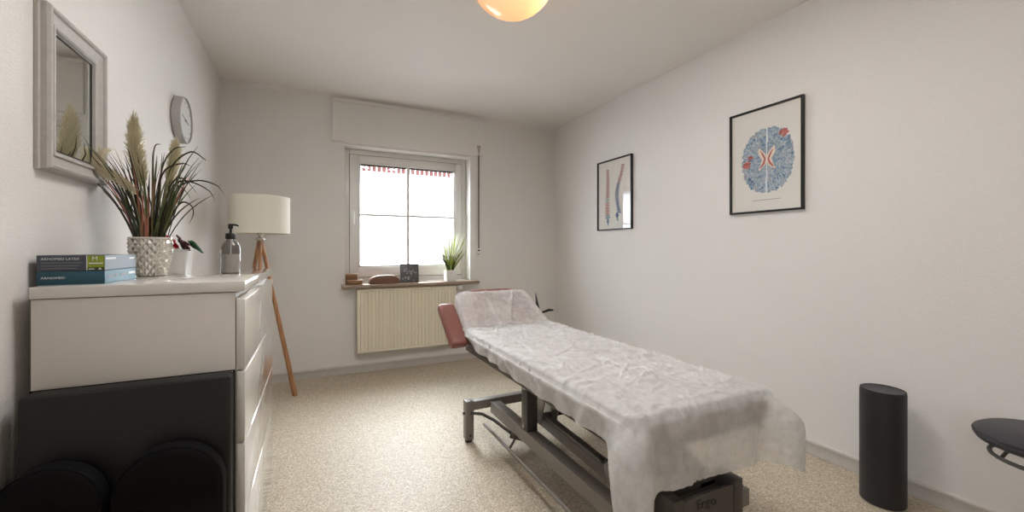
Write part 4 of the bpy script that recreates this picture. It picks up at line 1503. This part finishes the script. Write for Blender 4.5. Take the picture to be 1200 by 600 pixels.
# ------------------------------------------------------------------ thin disposable sheet over the table
def sheet():
    rs = random.Random(21)
    # rows run from the top of the headrest down to the near end; columns from left to right
    NX, NYh, NYm = 140, 56, 300
    rows = []
    ztop = TZ + 0.004
    creases = []
    for k in range(120):
        cx, cy = rs.uniform(0.88, 1.5), rs.uniform(0.98, 2.4)
        an = rs.choice([rs.gauss(0.12, 0.35), rs.gauss(1.4, 0.4)])
        creases.append((cx, cy, math.cos(an), math.sin(an), rs.uniform(0.05, 0.2), rs.uniform(0.004, 0.010), rs.uniform(0.0035, 0.007)))
    creases += [(1.19, 2.02, 1.0, 0.03, 0.34, 0.007, 0.010), (1.26, 1.62, 0.98, 0.16, 0.26, 0.007, 0.010), (1.19, 0.985, 1.0, 0.0, 0.40, 0.006, 0.010), (1.18, 1.4, 0.05, 1.0, 0.6, 0.003, 0.012)]
    def wrinkle(x, y):
        p = Vector((x, y, 0.0))
        wv = 0.0
        q = Vector((x * 9 + 2.0 * noise.noise(p * 6), y * 7 + 2.0 * noise.noise(p * 6 + Vector((9, 3, 1))), 1.7))
        wv += 0.0055 * max(0.0, 1 - abs(noise.noise(q)) * 4.5) ** 1.4
        q = Vector((x * 26 + 3 * noise.noise(p * 9 + Vector((4, 4, 4))), y * 20, 5.1))
        wv += 0.0026 * max(0.0, 1 - abs(noise.noise(q)) * 4.0) ** 1.4
        wv += 0.0025 * noise.noise(p * 3.1)
        for yy_ in (1.27, 1.60, 1.93, 2.26):
            wv += 0.0028 * max(0.0, 1 - abs(y - yy_ - 0.004 * math.sin(x * 20)) / 0.007)
        wv += 0.0028 * max(0.0, 1 - abs(x - 1.19 - 0.004 * math.sin(y * 9)) / 0.007)
        for cx, cy, dx, dy, ln, h, wd in creases:
            a = (x - cx) * dx + (y - cy) * dy
            b = -(x - cx) * dy + (y - cy) * dx
            if abs(a) < ln and abs(b) < wd * 4:
                wv += h * math.exp(-(b / wd) ** 2) * (1 - (a / ln) ** 2)
        # bunched folds at the near left edge
        d = math.hypot((x - 0.87) / 0.22, (y - 1.18) / 0.32)
        if d < 1:
            r = math.hypot(x - 0.98, (y - 1.02) * 0.8)
            wv += 0.008 * (1 - d) * math.sin(r * 95 + 3 * noise.noise(p * 5))
        return wv
    def edge_round(d, r=0.022):
        return 0.0 if d > r else -(r - math.sqrt(max(0.0, r * r - (r - d) ** 2)))
    for j in range(NYh):
        s = HL * 0.84 * (1 - j / (NYh - 1)) + 0.02
        row = []
        for i in range(NX):
            u = i / (NX - 1)
            half = 0.316 - 0.060 * (s / HL)
            c = 1.168 + 0.01 * (1 - s / HL)
            x = c - half - 0.004 + u * (2 * half + 0.008)
            e = min(u, 1 - u) * 2 * half
            h = 0.034 + edge_round(e, 0.02) + max(-0.002, 0.8 * wrinkle(x, 2.47 + s))
            fh = math.hypot((x - 1.150) / 0.085, (s - HL * 0.5) / 0.13)
            if fh < 1: h -= 0.022 * (1 - fh * fh)
            # pulled folds running down from the top corners
            tp = max(0.0, min(1.0, (HL * 0.885 + 0.02 - s) / 0.09))
            h += tp * 0.006 * (1 + math.sin((x - 1.05) * 46 + s * 14)) * (0.3 + s / HL) * (1 if fh > 0.9 else 0.4)
            for x0_, s0_, x1_, s1_, hh, ww in ((0.965, 0.37, 1.075, 0.05, 0.022, 0.016), (1.115, 0.34, 1.13, 0.03, 0.016, 0.012), (1.33, 0.36, 1.19, 0.03, 0.024, 0.018), (1.06, 0.33, 1.30, 0.31, 0.012, 0.012), (0.99, 0.30, 1.01, 0.02, 0.012, 0.014)):
                ax_, as_ = x1_ - x0_, s1_ - s0_
                tq = max(0.0, min(1.0, ((x - x0_) * ax_ + (s - s0_) * as_) / (ax_ * ax_ + as_ * as_)))
                dq = math.hypot(x - x0_ - ax_ * tq, s - s0_ - as_ * tq)
                h += tp * hh * math.exp(-dq / ww)
            # blend into the mattress plane at the hinge
            p = HP(x, s, h)
            f = max(0.0, 1 - s / 0.075)
            zf = ztop + wrinkle(x, p.y)
            p.z = p.z * (1 - f) + max(p.z, zf) * f
            row.append(p)
        rows.append(row)
    yh = rows[-1][0].y - 0.012
    for j in range(NYm):
        y = yh + (TYN - 0.004 - yh) * j / (NYm - 1)
        row = []
        for i in range(NX):
            u = i / (NX - 1)
            x = TX0 - 0.006 + u * (TX1 - TX0 + 0.012)
            # the strip of mattress at the head end stays bare on the left
            e = min(u, 1 - u) * (TX1 - TX0)
            z = ztop + 0.002 + max(-0.001, wrinkle(x, y)) * (0.25 + 0.75 * min(1.0, e / 0.03)) + edge_round(e, 0.034) + edge_round(y - TYN + 0.004)
            row.append(Vector((x, y, z)))
        rows.append(row)
    t = bmesh.new()
    V = [[t.verts.new(p) for p in r] for r in rows]
    for j, (a, b) in enumerate(zip(V, V[1:])):
        for k in range(NX - 1):
            f = t.faces.new((a[k], a[k + 1], b[k + 1], b[k]))
            f.material_index = 1 if 3 < j < NYh - 4 and 0.16 < k / NX < 0.90 else 0
    # skirt hanging from the left side, the near end and the right side
    nrow = len(V)
    per = [(V[j][0], Vector((-1, 0, 0))) for j in range(nrow)] + [(V[-1][i], Vector((0, -1, 0))) for i in range(1, NX)] + [(V[j][-1], Vector((1, 0, 0))) for j in range(nrow - 2, -1, -1)]
    iL, iR = nrow - 1, nrow - 1 + NX - 1
    # arc length along the hem
    S = [0.0]
    for a, b in zip(per, per[1:]):
        S.append(S[-1] + (a[0].co - b[0].co).length)
    def smooth_n(k, rad=0.055):
        acc = Vector()
        a = k
        while a >= 0 and S[k] - S[a] < rad: acc += per[a][1] * (1 - (S[k] - S[a]) / rad); a -= 1
        a = k + 1
        while a < len(per) and S[a] - S[k] < rad: acc += per[a][1] * (1 - (S[a] - S[k]) / rad); a += 1
        return acc.normalized()
    ND = 22
    cols = []
    sm = lambda x: max(0.0, min(1.0, x)) ** 2 * (3 - 2 * max(0.0, min(1.0, x)))
    for k, (v, _) in enumerate(per):
        nn = smooth_n(k)
        s = S[k]
        p0 = v.co.copy()
        dl = S[iL] - s            # distance before the left near corner (negative past it)
        dr = s - S[iR]            # distance past the right near corner
        wob = noise.noise(Vector((s * 3.3, 0.3, 0.9)))
        fl = 0.06 - 0.036 * sm(1 - abs(dr) / 0.18)
        if dl >= 0:               # left side
            if p0.z > TZ + 0.03: drop = 0.050 + 0.03 * sm((p0.z - TZ) / 0.2)
            else: drop = 0.052 * sm((2.50 - p0.y) / 0.35) + 0.010 + 0.022 * sm((2.30 - p0.y) / 0.9) + 0.012 * wob
            drop += 0.19 * sm(1 - dl / 0.13)
            flare = 0.004 + 0.060 * sm(1 - dl / 0.16)
        elif dr <= 0:             # near end
            f = -dl / (S[iR] - S[iL])
            drop = 0.220 + 0.012 * wob + 0.012 * noise.noise(Vector((s * 9, 2, 4)))
            drop += 0.065 * sm(1 - (-dl) / 0.11) + 0.02 * sm(1 - (-dr) / 0.2)
            flare = 0.016 + 0.045 * sm(1 - (-dl) / 0.12) + 0.070 * sm(1 - (-dr) / 0.12) + 0.010 * math.sin(s * 24)
        else:                     # right side
            drop = 0.06 + 0.18 * sm(1 - dr / 0.16) + 0.015 * wob
            flare = 0.010 + 0.075 * sm(1 - dr / 0.18)
        col = [v]
        r = 0.016
        for q in range(1, ND + 1):
            d = drop * q / ND
            if d < r:
                a = d / r
                out = r * math.sin(a) * 0.5; dn = r * (1 - math.cos(a))
            else:
                out = r * 0.5 + flare * (1 - math.exp(-(d - r) / fl)); dn = d - r * 0.45
            fold = 0.007 * math.sin(s * 34 + 4 * noise.noise(Vector((s * 2, 7, 1)))) * (q / ND) ** 1.3
            fold += 0.004 * noise.noise(Vector((s * 22, d * 14, 3)))
            col.append(t.verts.new(p0 + nn * (out + fold) - Vector((0, 0, dn))))
        cols.append(col)
    for a, b in zip(cols, cols[1:]):
        for q in range(ND):
            try: t.faces.new((a[q], a[q + 1], b[q + 1], b[q]))
            except ValueError: pass
    m = MB(); m.add(t, -1)
    o = m.build('disposable_sheet', ['sheet', 'sheet_shaded'], base=(1.19, 1.7, TZ), angle=75)
    return tag(o, 'thin crumpled white disposable sheet draped over the treatment table', 'sheet')
sheet()

# ------------------------------------------------------------------ black bolster standing by the right wall
BXc, BYc = 2.245, 0.905
br = thing('foam_roll', (BXc, BYc, 0), 'black upright foam roll standing on the floor by the right wall', 'foam roll')
m = MB()
m.lathe([(0.0, 0.0), (0.072, 0.001), (0.078, 0.006), (0.079, 0.012), (0.079, 0.478), (0.078, 0.486), (0.072, 0.491)], (BXc, BYc, 0), 56, capt=False)
m.build('roll_body', 'roll_vinyl', br)
m = MB(); m.lathe([(0.0725, 0.490), (0.068, 0.489), (0.0, 0.490)], (BXc, BYc, 0), 56, capb=False); m.build('end_cap', 'grey_vinyl', br)
m = MB(); m.lathe([(0.0755, 0.4880), (0.0775, 0.4905), (0.0755, 0.4925), (0.0725, 0.4905)], (BXc, BYc, 0), 56, capb=False, capt=False); m.build('piping', 'black_vinyl', br)

# ------------------------------------------------------------------ swivel stool at the right edge
STX, STY, STZ = 2.145, 0.425, 0.495
so_ = thing('swivel_stool', (STX, STY, 0), 'round black swivel stool cut by the right edge of the picture', 'stool')
m = MB(); m.lathe([(0.0, -0.045), (0.150, -0.044), (0.168, -0.036), (0.175, -0.022), (0.172, -0.008), (0.155, 0.002), (0.0, 0.006)], (STX, STY, STZ), 56); m.build('seat', 'grey_vinyl', so_)
m = MB(); m.lathe([(0.1735, -0.0165), (0.1765, -0.0145), (0.1735, -0.0125)], (STX, STY, STZ), 56, capb=False, capt=False); m.build('piping', 'black_vinyl', so_)
m = MB()
m.path([(STX + 0.135 * math.cos(a), STY + 0.135 * math.sin(a), STZ - 0.082) for a in [i * 6.2832 / 40 for i in range(41)]], 0.0065, 10, caps=False)
for k in range(3):
    a = R(20 + 120 * k)
    m.path([(STX + 0.135 * math.cos(a), STY + 0.135 * math.sin(a), STZ - 0.082), (STX + 0.12 * math.cos(a), STY + 0.12 * math.sin(a), STZ - 0.06), (STX + 0.10 * math.cos(a), STY + 0.10 * math.sin(a), STZ - 0.044)], 0.005, 8)
m.build('release_ring', 'steel_dark', so_)
m = MB(); m.tube((STX, STY, 0.10), (STX, STY, 0.30), 0.026, n=20); m.tube((STX, STY, 0.30), (STX, STY, STZ - 0.04), 0.014, n=16); m.build('gas_column', 'chrome', so_)
for k in range(5):
    a = R(12 + 72 * k)
    c, s = math.cos(a), math.sin(a)
    m = MB(); m.path([(STX + 0.02 * c, STY + 0.02 * s, 0.115), (STX + 0.12 * c, STY + 0.12 * s, 0.10), (STX + 0.19 * c, STY + 0.19 * s, 0.075)], [0.022, 0.017, 0.012], 10)
    lg = m.build('leg', 'black_plastic', so_)
    m = MB()
    for w_ in (-0.012, 0.012):
        m.tube((STX + 0.19 * c - s * (w_ - 0.007), STY + 0.19 * s + c * (w_ - 0.007), 0.026), (STX + 0.19 * c - s * (w_ + 0.007), STY + 0.19 * s + c * (w_ + 0.007), 0.026), 0.025, n=20)
    m.tube((STX + 0.19 * c, STY + 0.19 * s, 0.03), (STX + 0.19 * c, STY + 0.19 * s, 0.075), 0.006)
    m.build('castor', 'black_plastic', lg)
